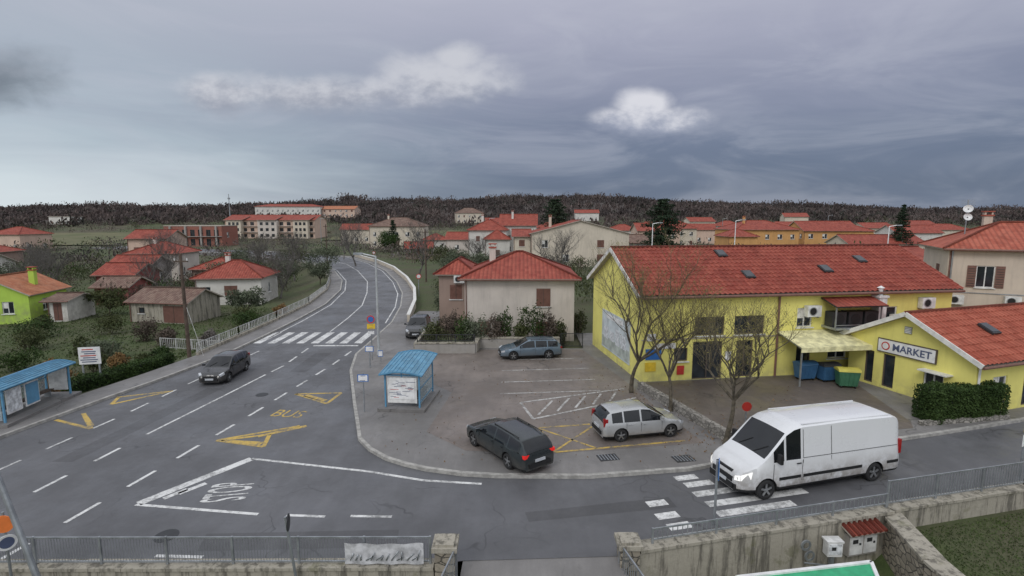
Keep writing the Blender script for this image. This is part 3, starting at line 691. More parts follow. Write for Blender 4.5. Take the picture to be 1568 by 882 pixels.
# ------------------------------------------------------------------ walls and fences
def wall(name,P,zt,zb,th,mat,cop=None):
    mb=MB()
    for i in range(len(P)-1):
        a=Vector((P[i][0],P[i][1],0));b_=Vector((P[i+1][0],P[i+1][1],0));d=(b_-a)
        n_=Vector((-d.y,d.x,0)).normalized()*th/2
        q=[a-n_,b_-n_,b_+n_,a+n_]
        vs=[(v.x,v.y,zb) for v in q]+[(v.x,v.y,zt-(.001*i)) for v in q]
        mb.add(vs,[(3,2,1,0),(4,5,6,7),(0,1,5,4),(1,2,6,5),(2,3,7,6),(3,0,4,7)],0)
        if cop:
            k=max(1,int(d.length/1.1))
            for s in range(k):
                A=a+d*(s/k)+d.normalized()*.006;B=a+d*((s+1)/k)-d.normalized()*.006;o=random.uniform(-.008,.008)
                mb.seg((A.x,A.y,zt+.04+o),(B.x,B.y,zt+.04+o),th+.1,.08,1)
    return mb.obj(name,[mat,cop or mat])
def fence(name,P,z,h,post=2,bar=.12,mat='rail_grey',zl=.1,barw=.018):
    mb=MB()
    for i in range(len(P)-1):
        a=Vector(P[i]).to_3d();b_=Vector(P[i+1]).to_3d();L=(b_-a).length
        a.z=z;b_.z=z
        for q in (zl,h): mb.seg(a+Vector((0,0,q)),b_+Vector((0,0,q)),.035,.04)
        n=max(1,round(L/post))
        for k in range(n+1):
            c=a.lerp(b_,k/n); mb.box((c.x,c.y,c.z+h/2+.01),(.055,.055,h+.04),0)
        n=int(L/bar)
        for k in range(1,n):
            c=a.lerp(b_,k/n); mb.box((c.x,c.y,c.z+(h+zl)/2),(barw,barw,h-zl-.03),0)
    return mb.obj(name,[mat])
wall('low_wall',[(-19,12.38),(-2.0,12.42)],.12,-1.3,.3,'old_concrete','old_concrete')
fence('metal_railing',[(-19,12.38),(-2.1,12.42)],.2,.72,1.75,.075,'galv',.06,barw=.01)
n=24;vs=[];fs=[]
for i in range(n+1):
    for j in range(6):
        u=i/n;v=j/5; vs.append((-4.25+u*2.0,12.27+.02*math.sin(u*19+v*3),.28+v*.58-.03*math.sin(u*math.pi)*v))
for i in range(n):
    for j in range(5): fs.append((i*6+j,(i+1)*6+j,(i+1)*6+j+1,i*6+j+1))
mb=MB();mb.add(vs,fs,0)
for i in range(14): mb.seg((-4.1+i*.13,12.235,.4),(-4.0+i*.13+random.uniform(-.1,.1),12.235,.4+random.uniform(.1,.3)),.004,.03,1)
mb.obj('banner',['banner','galv'],smooth=True)
def pillar(name,x,y,zb,zt,w):
    mb=MB();mb.box((x,y,(zb+zt)/2),(w,w,zt-zb),0);mb.box((x,y,zt+.06),(w+.14,w+.14,.12),1);mb.box((x,y,zt+.15),(w-.02,w-.02,.06),1);return mb.obj(name,['stonewall','old_concrete'])
pillar('gate_pillar',-1.7,12.4,-1.3,.7,.5);pillar('gate_pillar',3.1,12.9,-1.3,.42,.5)
fence('gate',[(-1.42,12.3),(-1.75,10.6)],-.15,.9,1.8,.11,'galv');fence('gate',[(2.85,12.8),(3.2,11.3)],-.35,.85,1.6,.11,'galv')
wall('retaining_wall',[(3.35,13.0),(11.45,14.9)],.2,-1.3,.36,'old_concrete','old_concrete')
fence('metal_railing',[(3.8,13.12),(11.4,14.92)],.28,.42,1.9,.15,'galv',.12)
wall('stone_wall',[(11.55,15.05),(11.05,12.6),(10.9,9)],.08,-1.3,.5,'stonewall','old_concrete')
wall('retaining_wall',[(11.5,15.0),(17.2,16.35),(30,20.2)],.18,-.6,.35,'old_concrete','old_concrete')
fence('metal_railing',[(11.5,15.02),(17.0,16.32),(30,20.2)],.26,.8,1.9,.11,'galv')
wall('stone_wall',[(6.75,26.6),(8.75,20.0)],.5,0,.3,'stone_grey')
wall('garden_wall',[(-6.45,33.95),(-2.45,34.0),(-2.35,35.4),(3.3,35.5)],.78,-.2,.22,'grey_plaster','old_concrete')
fence('garden_railing',[(-6.3,34.0),(-2.5,34.05)],.86,.5,1.2,.12,'dark_metal')
fence('black_gate',[(3.4,35.5),(4.9,35.5)],.12,1.0,1.5,.1,'dark_metal')
wall('garden_wall',[(-6.45,34),(-6.4,41)],.8,-.2,.2,'old_concrete')
bal=offset(kerbL,1.7)[5:14]
wall('low_wall',bal,.3,-1.7,.2,'old_concrete')
fence('balustrade',bal,.3,.6,1.5,.25,'fence_paint',.1,barw=.035)
wall('parapet_wall',offset(kerbR,1.5)[2:9][::-1],.7,-.5,.22,'cream_plaster','white_trim')
fence('white_gate',[(-26.5,38.5),(-21.2,37.5)],-.7,.8,1.3,.16,'fence_paint',barw=.03)
mb=MB();rz=math.atan(.235)
mb.M=Matrix.Translation((10.3,14.36,0))@Matrix.Rotation(rz,4,'Z')
mb.box((0,.0,-.5),(1.0,.22,.66),0)
for i in(-.25,.25): mb.box((i,-.12,-.5),(.44,.03,.54),1); mb.box((i+.12,-.14,-.45),(.06,.02,.06),2); mb.box((i-.05,-.14,-.36),(.18,.01,.12),2)
mb.obj('meter_cabinet',['grey_plaster','frame_white','dark_metal'])
mb=MB();mb.M=Matrix.Translation((10.3,14.36,0))@Matrix.Rotation(rz,4,'Z')
slab(mb,[(-.62,-.3,-.05),(.62,-.3,-.05),(.62,.2,.12),(-.62,.2,.12)],.05)
for i in range(7): mb.cyl((-.56+i*.19,-.31,-.03),(-.56+i*.19,.19,.14),.055,n=8)
mb.obj('tiled_canopy',['red_tile','fascia'])
mb=MB();mb.M=Matrix.Translation((9.2,13.9,0));mb.box((0,0,-.9),(.1,.1,.8),1);mb.box((0,-.02,-.35),(.42,.24,.42),0);mb.box((0,-.15,-.33),(.34,.02,.3),2);mb.box((0,0,-.12),(.48,.3,.05),0);mb.box((-.05,-.165,-.3),(.12,.01,.1),3)
mb.obj('electric_box',['frame_white','galv','poster','dark_metal'])
mb=MB()
for (x,z) in((8.35,-.2),(8.5,-.55)): mb.lathe((x,13.9+(x-8.35)*.23-.12,z),(.2,-1,0),[(0,.16),(.04,.16),(.04,.1),(.02,.1)],20)
mb.cyl((8.4,13.85,-.8),(9.1,13.95,-.95),.025,n=6);mb.obj('hose_reel',['galv'])
mb=MB()
P=[(5.2,11.5,-.02),(9.15,11.9,-.02),(9.5,12.75,-.02),(5.7,12.15,-.02)]
mb.add([(p[0],p[1],p[2]) for p in P]+[(p[0],p[1],p[2]-.1) for p in P],[(0,1,2,3),(7,6,5,4),(0,4,5,1),(1,5,6,2),(2,6,7,3),(3,7,4,0)],0)
for i in range(4):
    a=P[i];b_=P[(i+1)%4];mb.seg((a[0],a[1],.0),(b_[0],b_[1],.0),.09,.06,1);mb.box((a[0]*.97+.2,a[1]*.99+.1,-.7),(.07,.07,1.2),2)
mb.obj('green_canopy',['green_board','sign_white','galv'])
# ------------------------------------------------------------------ street furniture
def shelter(name,x,y,z,ang,w,d,h0,h1):
    e=empty(name,x,y,z,math.radians(ang))
    f=MB()
    for px in(.06,w-.06):
        for py in(.06,d-.06):
            hh=h0+(h1-h0)*py/d; f.box((px,py,hh/2),(.07,.07,hh),0)
    for hz in(.35,1.0): f.seg((w-.06,.1,hz),(w-.06,d-.1,hz),.04,.04)
    for px in(.06,w-.06): f.seg((px,0,h0-.03),(px,d,h1-.03),.05,.07)
    for py,hh in((.06,h0),(d-.06,h1)): f.seg((0,py,hh-.04),(w,py,hh-.04),.05,.07)
    f.obj('frame',['blue_panel'],e)
    r=MB();n=10;vs=[];fs=[]
    for i in range(n+1):
        u=i/n
        for j in(0,1): vs.append((-.15+u*(w+.3),-.2+j*(d+.4),(h0 if j==0 else h1)+.02+.16*math.sin(math.pi*u)))
    for i in range(n): fs.append((2*i,2*i+2,2*i+3,2*i+1))
    r.add(vs,fs,0);r.add([(v[0],v[1],v[2]-.05) for v in vs],fs,0)
    for i in range(n+1): r.seg(vs[2*i],vs[2*i+1],.03,.05,1)
    for j in(0,1):
        for i in range(n): r.seg(vs[2*i+j],vs[2*i+2+j],.03,.07,1)
    r.obj('roof',['blue_roof','blue_panel'],e)
    p=MB();p.box((w/2,.04,h0*.56),(w-.35,.05,h0*.72),0)
    p.box((w/2,.005,h0*.6),(w-.55,.02,h0*.58),1)
    for i in range(22): p.box((w/2+random.uniform(-.5,.5)*(w-.85),-.008-.0005*i,h0*(.36+.022*i)),(random.uniform(.1,.5),.004,.018),random.choice([2,3,2]))
    p.obj('end_panel',['frame_white','sign_white','ink','red_sign'],e)
    gl=MB();gl.box((w-.06,d/2,h0*.5),(.02,d-.3,h0*.75),0);gl.box((w/2,d-.05,h0*.5),(w-.3,.02,h0*.75),0);gl.obj('glazing',['glass_clear'],e)
    s=MB();s.box((w-.4,d/2,.45),(.35,d-.6,.05),0);s.box((w-.4,.5,.22),(.3,.05,.44),1);s.box((w-.4,d-.5,.22),(.3,.05,.44),1);s.obj('bench',['wood_pole','galv'],e)
    b2=MB();b2.box((w/2,d/2,.06),(w+.5,d+.5,.12),0);b2.obj('base',['footway'],e)
    return e
m=bpy.data.materials.new('glass_clear');t,b=nt(m);b.inputs['Base Color'].default_value=(.5,.6,.65,1);b.inputs['Roughness'].default_value=.1;b.inputs['Alpha'].default_value=.35;M['glass_clear']=m
shelter('bus_shelter',-6.0,23.6,.12,-6,1.75,2.5,1.7,2.0)
s2=shelter('bus_shelter',-22.3,25.6,.12,186,1.2,4.0,1.62,1.62)
mb=MB()
for i,(yy,c) in enumerate(((2.2,1),(3.2,2))): mb.box((.2,yy,.9),(.04,.8,1.1),0);mb.box((.17,yy,.9),(.02,.7,.95),c)
mb.obj('advert_panels',['frame_white','blue_panel','poster'],s2)
def pole(name,x,y,z,h,r=.05,mat='galv',arm=None,top=None):
    mb=MB();tx,ty=(top or (x,y));mb.cyl((x,y,z),(tx,ty,z+h),r,r*.65,n=10)
    mb.cyl((x,y,z),(x+(tx-x)*.03,y,z+.3),r*1.6,r*1.5,n=10)
    if arm:
        ax,ay=arm;mb.cyl((tx,ty,z+h-.03),(tx+ax,ty+ay,z+h+.15),r*.55,n=8)
        d=Vector((ax,ay,0)).normalized();mb.box((tx+ax+d.x*.25,ty+ay+d.y*.25,z+h+.15),(.6,.24,.12),1,math.atan2(ay,ax));mb.box((tx+ax+d.x*.25,ty+ay+d.y*.25,z+h+.08),(.4,.16,.04),2,math.atan2(ay,ax))
    return mb.obj(name,[mat,'galv','sign_white'],smooth=False)
pole('street_lamp',-8.75,33.5,.12,6.5,.09,'lamp_grey',arm=(-.9,.1))
pole('street_lamp',-11.4,11.7,-.4,8,.075,arm=(-1.3,.6),top=(-13.9,12.2))
for (u,d,h) in((998,75,8.3),(1124,80,8.7),(1358,70,8.0)):
    x=(u-784)/800*d; pole('street_lamp',x,d,0,h,.09,'sign_white',arm=(.8,-.3))
for (x,y,h) in((-5.5,128,9),(14,150,9),(-60,165,9),(64,160,9),(102,170,10)): pole('street_lamp',x,y,0,h,.1,arm=(.8,0))
mb=MB();mb.cyl((-139,260,0),(-139,260,21),.35,.15,n=8);mb.cyl((-139,260,18.5),(-139,260,19.2),.6,.6,n=8);mb.obj('radio_mast',['galv'])
mb=MB();mb.cyl((-21.1,33.3,-.6),(-21.15,33.3,6.8),.13,.09,n=10);mb.box((-21.15,33.3,6.3),(.9,.09,.09),0)
for q in(-.4,.4): mb.cyl((-21.15+q,33.3,6.33),(-21.15+q,33.3,6.5),.035,n=6,mi=1)
mb.cyl((-21.1,33.3,3.6),(-20.1,33.3,-.2),.012,n=4,mi=1)
mb.obj('utility_pole',['wood_pole','frame_white'])
for (x,y,h) in((-34,96,8),(-12.4,75,7.5)):
    mb=MB();mb.cyl((x,y,-.6),(x,y,h),.13,.09,n=8);mb.box((x,y,h-.4),(1.0,.09,.09),0);mb.obj('utility_pole',['wood_pole'])
def sign(name,x,y,z,h,plates,r=.03,top=None,rot=0):
    e=empty(name,x,y,z,rot);mb=MB();tp=top or (0,0);mb.cyl((0,0,0),(tp[0],tp[1],h),r,n=8);mb.obj('post',['galv'],e)
    p=MB()
    for (kind,zc,w,hh,m1,m2,yaw,tx) in plates:
        p.M=Matrix.Translation((tp[0]*zc/h,tp[1]*zc/h,zc))@Matrix.Rotation(yaw,4,'Z')@Matrix.Translation((0,-.045,0))
        mi={'w':0,'b':1,'y':2,'o':3,'r':4,'k':5,'g':6}
        if kind=='c':
            p.lathe((0,0,0),(0,-1,0),[(-.01,0),(-.01,w/2),(.01,w/2),(.01,0)],24,mi[m1]);p.lathe((0,-.013,0),(0,-1,0),[(0,w*.36),(.002,0)],24,mi[m2])
        else:
            p.box((0,0,0),(w,.02,hh),mi[m1]);p.box((0,-.013,0),(w*.84,.008,hh*.8),mi[m2])
            if tx:
                for i in range(tx): p.box((random.uniform(-.05,.05)*w,-.02,hh*(.32-.64*i/max(1,tx-1))),(w*random.uniform(.4,.7),.004,hh*.07),5)
    p.obj('plates',['sign_white','sign_blue','sign_yellow','sign_orange','red_sign','ink','dark_metal'],e)
    return e
sign('bus_stop_sign',-6.85,23.3,.12,1.85,[('q',1.62,.5,.34,'b','w',0,2)])
sign('traffic_sign',-8.9,32.4,.12,2.9,[('c',2.6,.5,0,'r','b',0,0),('q',2.15,.5,.32,'y','y',.2,2),('q',1.75,.4,.2,'w','w',0,1)],.035)
sign('information_sign',-8.55,30.6,.12,1.3,[('q',1.15,.5,.35,'b','w',0,0)],.04)
e=empty('information_board',-23.2,28,-.3,math.radians(12));mb=MB()
for q in(-.4,.4): mb.box((q,0,1.1),(.07,.07,2.2),0)
mb.box((0,-.05,1.85),(1.05,.04,.95),1)
for i in range(7): mb.box((random.uniform(-.08,.08),-.078,2.2-i*.115),(random.uniform(.5,.85),.006,.05),[3,2,2,3,2,2,2][i])
mb.obj('board',['galv','sign_white','ink','red_sign'],e)
sign('traffic_sign',-5.35,12.05,-.6,2.3,[('c',2.15,.42,0,'g','g',1.8,0)],.035,top=(-.25,0))
sign('traffic_sign',-12.62,12.1,-.6,2.4,[('c',2.1,.45,0,'o','o',.3,0),('c',1.6,.4,0,'w','k',.9,0)],.03)
sign('traffic_sign',6.0,14.45,0,2.0,[('q',1.75,.45,.5,'b','w',1.2,0)],.04)
sign('direction_sign',17.5,17.0,.1,2.3,[('q',2.05,.6,.55,'y','y',.5,3),('q',1.45,.6,.4,'w','w',.5,2)],.04)
sign('traffic_sign',9.75,20.9,.12,1.3,[('c',1.15,.4,0,'r','r',0,0)],.03)
sign('parking_sign',-8.2,31.8,.12,.7,[('q',.55,.3,.4,'b','w',0,0)],.03)
sign('traffic_sign',-27.5,104,0,2.5,[('c',2.3,.6,0,'r','w',0,0)],.04);sign('traffic_sign',-10.8,60,.1,2.5,[('c',2.3,.6,0,'r','w',.4,0)],.04)
def bin_(name,x,y,ang,m1,m2):
    e=empty(name,x,y,.12,ang);mb=MB()
    b0=[(-.5,-.32),(.5,-.32),(.5,.32),(-.5,.32)];b1=[(-.6,-.42),(.6,-.42),(.6,.42),(-.6,.42)]
    mb.add([(a,c,.15) for a,c in b0]+[(a,c,1.05) for a,c in b1],[(3,2,1,0),(0,1,5,4),(1,2,6,5),(2,3,7,6),(3,0,4,7),(4,5,6,7)],0)
    for i in range(5): mb.seg((-.45+i*.22,-.345,.2),(-.52+i*.26,-.435,1.0),.03,.02,0)
    n=8;vs=[];
    for i in range(n+1):
        a=math.pi*i/n; vs+=[(-.63,-.45*math.cos(a),1.06+.2*math.sin(a)),(.63,-.45*math.cos(a),1.06+.2*math.sin(a))]
    mb.add(vs,[(2*i,2*i+1,2*i+3,2*i+2) for i in range(n)]+[tuple(range(0,2*n+2,2)),tuple(range(1,2*n+3,2))[::-1]],1)
    for a in(-.4,.4):
        for c in(-.25,.25): mb.cyl((a-.03,c,.08),(a+.03,c,.08),.08,n=10,mi=2)
    mb.obj('body',[m1,m2,'black'],e);e.scale=(.85,.85,.85)
bin_('waste_container',16.3,28.2,.15,'bin_blue','bin_blue');bin_('waste_container',17.4,27.95,.15,'bin_blue','dark_metal');bin_('waste_container',17.8,26.9,-.2,'bin_green','bin_yellow')
# ------------------------------------------------------------------ vehicles
def wheel(mb,x,y,r,side,w=.2):
    ax=(0,side,0)
    mb.lathe((x,y,r),ax,[(-w/2,r*.6),(-w/2,r*.93),(-w/2+.03,r),(w/2-.03,r),(w/2,r*.93),(w/2+.005,r*.68)],28,0)
    mb.lathe((x,y,r),ax,[(w/2+.005,r*.69),(w/2-.005,r*.66),(w/2-.05,r*.6),(w/2-.06,r*.2),(w/2-.06,0)],28,1)
    for i in range(5):
        a=2*math.pi*i/5+.3; c=Vector((x,y+side*(w/2-.025),r)); d=Vector((math.cos(a),0,math.sin(a)))
        mb.seg(c+d*r*.05,c+d*r*.64,.03,r*.2,2,up=Vector((-d.z,0,d.x)))
    mb.lathe((x,y,r),ax,[(w/2-.02,r*.17),(w/2,r*.15),(w/2+.004,0)],14,2)
def car(name,x,y,z,head,pm,kind,lights=None,sc=.88):
    e=empty(name,x,y,z,math.atan2(head[1],head[0])); e.scale=(sc,sc,sc)
    if kind=='van':
        L,W,r=6.5,1.95,.33;ax=(2.3,-2.15);zb0=.28
        B=[(-3.25,1.0),(-3.2,1.15),(1.5,1.25),(2.1,1.22),(2.75,1.08),(3.05,.95),(3.2,.8),(3.25,.62)]
        R=[(-3.25,1.15),(-3.21,2.0),(-3.12,2.16),(-2.9,2.24),(-1,2.29),(.9,2.29),(1.25,2.23),(1.55,2.08),(2.2,1.42),(2.4,1.25),(2.6,1.13),(3.05,.95),(3.2,.8),(3.25,.62)]
        sg=[(1.0,1.58),(1.66,2.05)];ws=(1.55,2.32);rw=None;seams=[.95,2.08];rh=.84;wt=[(-3.25,.95),(-3.1,1),(1.8,1),(2.6,.96),(2.95,.88),(3.12,.78),(3.2,.7),(3.25,.58)]
    elif kind=='wagon':
        L,W,r=4.6,1.8,.32;ax=(1.38,-1.27);zb0=.22
        B=[(-2.3,.7),(-2.27,.88),(-1.5,.92),(1.0,.89),(1.45,.86),(2.0,.75),(2.22,.63),(2.3,.5)]
        R=[(-2.3,.7),(-2.26,.93),(-2.02,1.22),(-1.87,1.32),(-1.2,1.38),(-.1,1.4),(.3,1.35),(1.15,.93),(2.3,.48)]
        sg=[(-1.98,-1.22),(-1.15,-.3),(-.22,.9)];ws=(.25,1.15);rw=(-2.27,-1.9);seams=[-1.0,-.26,.85];rh=.73;wt=[(-2.3,.8),(-2.15,.93),(-1.6,1),(1.4,1),(1.95,.94),(2.2,.8),(2.3,.66)]
    else:
        L,W,r=4.05,1.72,.3;ax=(1.25,-1.2);zb0=.21
        B=[(-2.02,.6),(-2.0,.88),(-1.5,.92),(.9,.89),(1.25,.86),(1.7,.75),(1.95,.63),(2.02,.48)]
        R=[(-2.02,.6),(-1.99,.93),(-1.78,1.24),(-1.6,1.34),(-1.0,1.41),(-.1,1.43),(.25,1.38),(1.05,.92),(2.02,.48)]
        sg=[(-1.62,-1.12),(-1.05,-.28),(-.2,.82)];ws=(.2,1.05);rw=(-2.0,-1.66);seams=[-.95,-.24,.78];rh=.74;wt=[(-2.02,.84),(-1.9,.94),(-1.4,1),(1.2,1),(1.7,.94),(1.93,.8),(2.02,.66)]
    h=L/2;Ra=r+.055
    I=lambda P,q:float(np.interp(q,[a[0] for a in P],[a[1] for a in P]))
    st=set(np.round(np.linspace(-h,h,50),3))
    for P in(B,R,wt):
        for a in P: st.add(a[0])
    for a in sg: st|=set(a)
    st|=set(ws)
    if rw: st|=set(rw)
    for a in ax:
        for k in range(13): st.add(round(a+Ra*math.cos(math.pi*k/12),3))
    st=sorted(st); st=[q for i,q in enumerate(st) if i==0 or q-st[i-1]>.004 ]
    mb=MB();rings=[]
    rmax=max(a[1] for a in R)
    for q in st:
        bz=I(B,q);rz=max(I(R,q),bz);w=W/2*I(wt,q);gfac=min(1,(rz-bz)/(rmax-bz+1e-6))
        zb=zb0
        for a in ax:
            d=abs(q-a)
            if d<Ra: zb=max(zb,r+math.sqrt(Ra*Ra-d*d))
        z1=max(zb+.02,zb0+.2);z1=min(z1,bz-.1);z2=max(z1+.02,(z1+bz)/2)
        ry=w*(.93+(rh-.93)*gfac)
        pts=[(w*.94,zb),(w*.985,min(z1,zb+.09)),(w,z1),(w*1.0,z2),(w*.955,bz-.015),(ry+.0*w,rz-.045*gfac-.004),(ry*.9,rz),(ry*.45,rz+.022),(0,rz+.03)]
        ring=[(q,-a,c) for a,c in pts]+[(q,a,c) for a,c in pts[:-1][::-1]]
        rings.append(ring)
    K=len(rings[0])
    mb.v=[tuple(v) for rg in rings for v in rg]
    for i in range(len(st)-1):
        mid=(st[i]+st[i+1])/2
        for j in range(K-1):
            jj=j if j<K//2 else K-2-j
            mi=0
            if jj==4 and any(a<mid<b_ for a,b_ in sg): mi=1
            if jj in(6,7) and ws[0]<mid<ws[1]: mi=1
            if rw and jj in(6,7) and rw[0]<mid<rw[1]: mi=1
            if jj==0: mi=2
            a=i*K+j;mb.f.append([a,a+K,a+K+1,a+1]);mb.m.append(mi);mb.uv.append(None)
    mb.f.append(list(range(K)));mb.m.append(0);mb.uv.append(None)
    o=(len(st)-1)*K;mb.f.append([o+k for k in range(K)][::-1]);mb.m.append(0);mb.uv.append(None)
    mb.obj('body',[pm,'car_glass','black'],e,True,38)
    ub=MB();ub.box((0,0,zb0+.16),(L-.5,W-.42,.3),0)
    for a in ax: ub.box((a,0,r+.1),(Ra*2+.1,W-.46,Ra*1.6),0)
    ub.obj('underbody',['black'],e)
    wb=MB()
    for a in ax:
        for s in(-1,1): wheel(wb,a,s*(W/2-.12),r,s,.2)
    wb.obj('wheels',['tyre','black','rim'],e,True,30)
    d=MB()
    for q in seams:
        for s in(-1,1):
            top=I(B,q)-.03; d.box((q,s*(W/2+.0005),(zb0+.22+top)/2),(.012,.006,top-zb0-.22),0)
    for s in(-1,1):
        for q in seams[:2] if kind!='van' else [.95]: d.box((q+.16,s*(W/2+.012),I(B,q)-.13),(.17,.025,.03),1 if kind!='van' else 0)
        if kind=='van':
            for (xa,xb) in ((-1.55,.9),(1.0,1.85)): d.box(((xa+xb)/2,s*(W/2+.004),.66),(xb-xa,.014,.1),0)
            d.box((-2.9,s*(W/2+.002),.66),(.5,.014,.1),0)
            for q in(-.25,.9):
                zz0=.5
                d.seg((q,s*(W/2+.003),zz0),(q,s*(W/2*.957+.004),1.2),.012,.008,0)
                d.seg((q,s*(W/2*.957+.004),1.24),(q,s*(W/2*.845+.006),2.18),.012,.008,0)
            d.seg((-3.1,s*(W/2*.95+.006),1.22),(.9,s*(W/2*.952+.006),1.25),.012,.012,0)
        mx=seams[-1]-.06 if kind!='van' else 1.95
        mz=I(B,mx)+.1
        d.box((mx,s*(W/2+.1),mz+(.06 if kind=='van' else 0)),(.1,.18,.13 if kind!='van' else .3),1 if kind!='van' else 0,rz=-s*.15); d.box((mx,s*(W/2-.02),mz-.05),(.06,.1,.04),0)
        if kind=='van':
            xa,xb=2.82,3.14;za=.9
            ya=W/2*I(wt,xa);yb_=W/2*I(wt,xb)
            V_=[(xa,s*(ya+.004),.98),(xa+.04,s*(W/2*I(wt,xa+.04)+.006),.74),(xb,s*(yb_+.012),.66),(xb,s*(yb_+.008),.84)]
            d.add(V_,[(0,1,2,3)],3 if lights=='front' else 2)
            V2=[(xb,s*(yb_+.012),.66),(3.235,s*(yb_-.16),.64),(3.215,s*(yb_-.17),.78),(xb,s*(yb_+.008),.84)]
            d.add([(a_+.02,b_2,c_) for a_,b_2,c_ in V2],[(0,1,2,3)],3 if lights=='front' else 2)
        else:
            fx=h-.2;wl=W/2*I(wt,fx); d.box((fx-.03,s*(wl-.14),.64),(.3,.26,.13),2,rz=-s*.55,ry=.35)
        rx=-h+.07;wr=W/2*I(wt,rx)
        if kind=='van': d.box((-h+.02,s*(wr-.06),1.15),(.1,.12,.5),4)
        elif kind=='wagon': d.box((-h+.11,s*(wr-.15),.81),(.2,.32,.13),5 if lights=='rear' else 4,rz=s*.15)
        else: d.box((-h+.12,s*(wr-.1),.9),(.2,.17,.34),4,rz=s*.12)
    gz={'van':.62,'wagon':.52,'hatch':.52}[kind]
    d.box((h-.02,0,gz),(.09,W*.5,.16),0);d.box((h+.0,0,zb0+.14),(.1,W*.55,.14),0);d.box((h+.05,0,gz-.1),(.02,.5,.11),2)
    if kind=='van':
        d.box((h-.14,0,.85),(.2,W*.4,.07),0); d.box((-h+.0,0,.42),(.14,W*.88,.18),0); d.box((-h-.005,0,1.2),(.02,.02,1.6),0)
        d.box((h-.09,0,.4),(.2,W*.66,.2),0)
        for s in(-.5,-.17,.17,.5): d.seg((-2.9,s*W*.75,2.25),(.9,s*W*.75,2.31),.04,.02,1)
    else: d.box((-h-.01,0,.4),(.1,W*.6,.16),0)
    d.box((-h-.03,0,.58 if kind!='van' else .62),(.04,.5,.11),2)
    if kind=='wagon':
        for s in(-1,1): d.cyl((-1.7,s*W*.33,1.4),(.05,s*W*.33,1.435),.018,n=6,mi=0);[d.box((q,s*W*.33,1.39),(.06,.03,.04),0) for q in(-1.65,-.8,0)]
        d.box((-h+.02,0,.83),(.05,W*.4,.04),1)
    if kind=='hatch': d.box((-1.72,0,1.33),(.1,.4,.03),0)
    for s in(-.35,.35):
        q0=ws[1]-.02; d.seg((q0,s-.1,I(R,q0)+.03),(q0-.28,s+.25,max(I(R,q0-.28),0)+.045),.015,.02,0)
    d.obj('fittings',['black',pm,'head_light','lit_lamp','tail_light','tail_lit'],e)
    return e
car('black_car',-16.5,29.2,0.005,(.06,-1),'paint_black','hatch',sc=.88)
car('dark_estate_car',-.2,19.05,.125,(-.58,.81),'paint_darkgrey','wagon','rear',sc=.88)
car('silver_car',5.25,20.9,.125,(.97,.22),'paint_silver','hatch',sc=.89)
car('blue_estate_car',1.15,33.1,.125,(-.98,-.16),'paint_blue','wagon',sc=.86)
car('dark_parked_car',-7.25,39.8,.125,(.05,-1),'paint_black','hatch',sc=.95)
car('white_van',10.15,17.35,.005,(-.963,-.27),'paint_white','van','front',sc=1)
# ------------------------------------------------------------------ vegetation
def baretree(name,x,y,z,h,seed,spread=.5,leafn=0,trunk=.3,r0=.13,mats=('bark','twig')):
    rnd=random.Random(seed);mb=MB();tips=[]
    def br(p,d,L,r,dep):
        n=4;q=p.copy()
        for i in range(n):
            d=(d+Vector((rnd.uniform(-.2,.2),rnd.uniform(-.2,.2),rnd.uniform(-.08,.16)))).normalized()
            q2=q+d*L/n;ra=r*(1-.35*i/n);rb=r*(1-.35*(i+1)/n)
            mb.cyl(q,q2,ra,rb,n=8 if dep==0 else(5 if r>.02 else 3),mi=0 if r>.012 else 1,caps=False)
            if dep>0 and i>0 and dep<6 and rnd.random()<.75:
                c=Vector((rnd.gauss(0,1),rnd.gauss(0,1),rnd.uniform(-.1,.9))).normalized()
                br(q2,(d*.7+c*.8).normalized(),L*rnd.uniform(.4,.65),rb*.45,dep+2)
            q=q2
        if dep<6 and r>.003:
            k=rnd.choice([2,3]) if dep else 5
            for i in range(k):
                a=rnd.uniform(0,6.28) if dep else 6.28*i/k+rnd.uniform(-.4,.4)
                c=Vector((math.cos(a),math.sin(a),rnd.uniform(.1,.8)))
                br(q,(d*.85+c*(spread+rnd.uniform(0,.35))).normalized(),L*rnd.uniform(.62,.85) if dep else h*rnd.uniform(.24,.34),r*.58,dep+1)
        else: tips.append(q)
    br(Vector((0,0,0)),Vector((rnd.uniform(-.08,.08),0,1)),h*trunk,r0,0)
    e=empty(name,x,y,z);o=mb.obj('limbs',list(mats),e,True)
    if tips:
        T=np.array([tuple(t_) for t_ in tips]);T=T[RNG.random(len(T))<.6]
        if leafn and len(T): npquads('last_leaves',leafquads(np.repeat(T,leafn,0)+RNG.normal(size=(len(T)*leafn,3))*.1,.03,.022),['yellow_leaf'],parent=e)
    return o.data
baretree('bare_tree',6.15,26.0,.1,6.2,3,.55,1,.3,.12);baretree('bare_tree',7.4,23.4,.1,4.9,11,.6,1,.32,.1);baretree('bare_tree',8.45,19.75,.1,4.6,23,.5,1,.4,.11)
ta=baretree('bare_tree',-54,80,-1.25,7,5,.55,0,.22,.16,('grey_bark','grey_bark'));tb=baretree('bare_tree',-46,68,-1.25,6,8,.6,0,.2,.15,('grey_bark','grey_bark'))
for i,(x,y) in enumerate([(-70,80),(-36,86),(-66,54),(-62,94),(-80,88),(-30,67),(-90,66),(-44,92),(-57,62),(-15,84),(-2,78),(6,64),(-100,110),(-75,115),(-58,120),(-38,118),(-7,100),(-30,100)]):
    e=empty('bare_tree',x,y,float(tz(x,y)),i*1.3);s=random.uniform(.75,1.15);e.scale=(s,s,s);o=bpy.data.objects.new('limbs',ta if i%2 else tb);COL.objects.link(o);o.parent=e
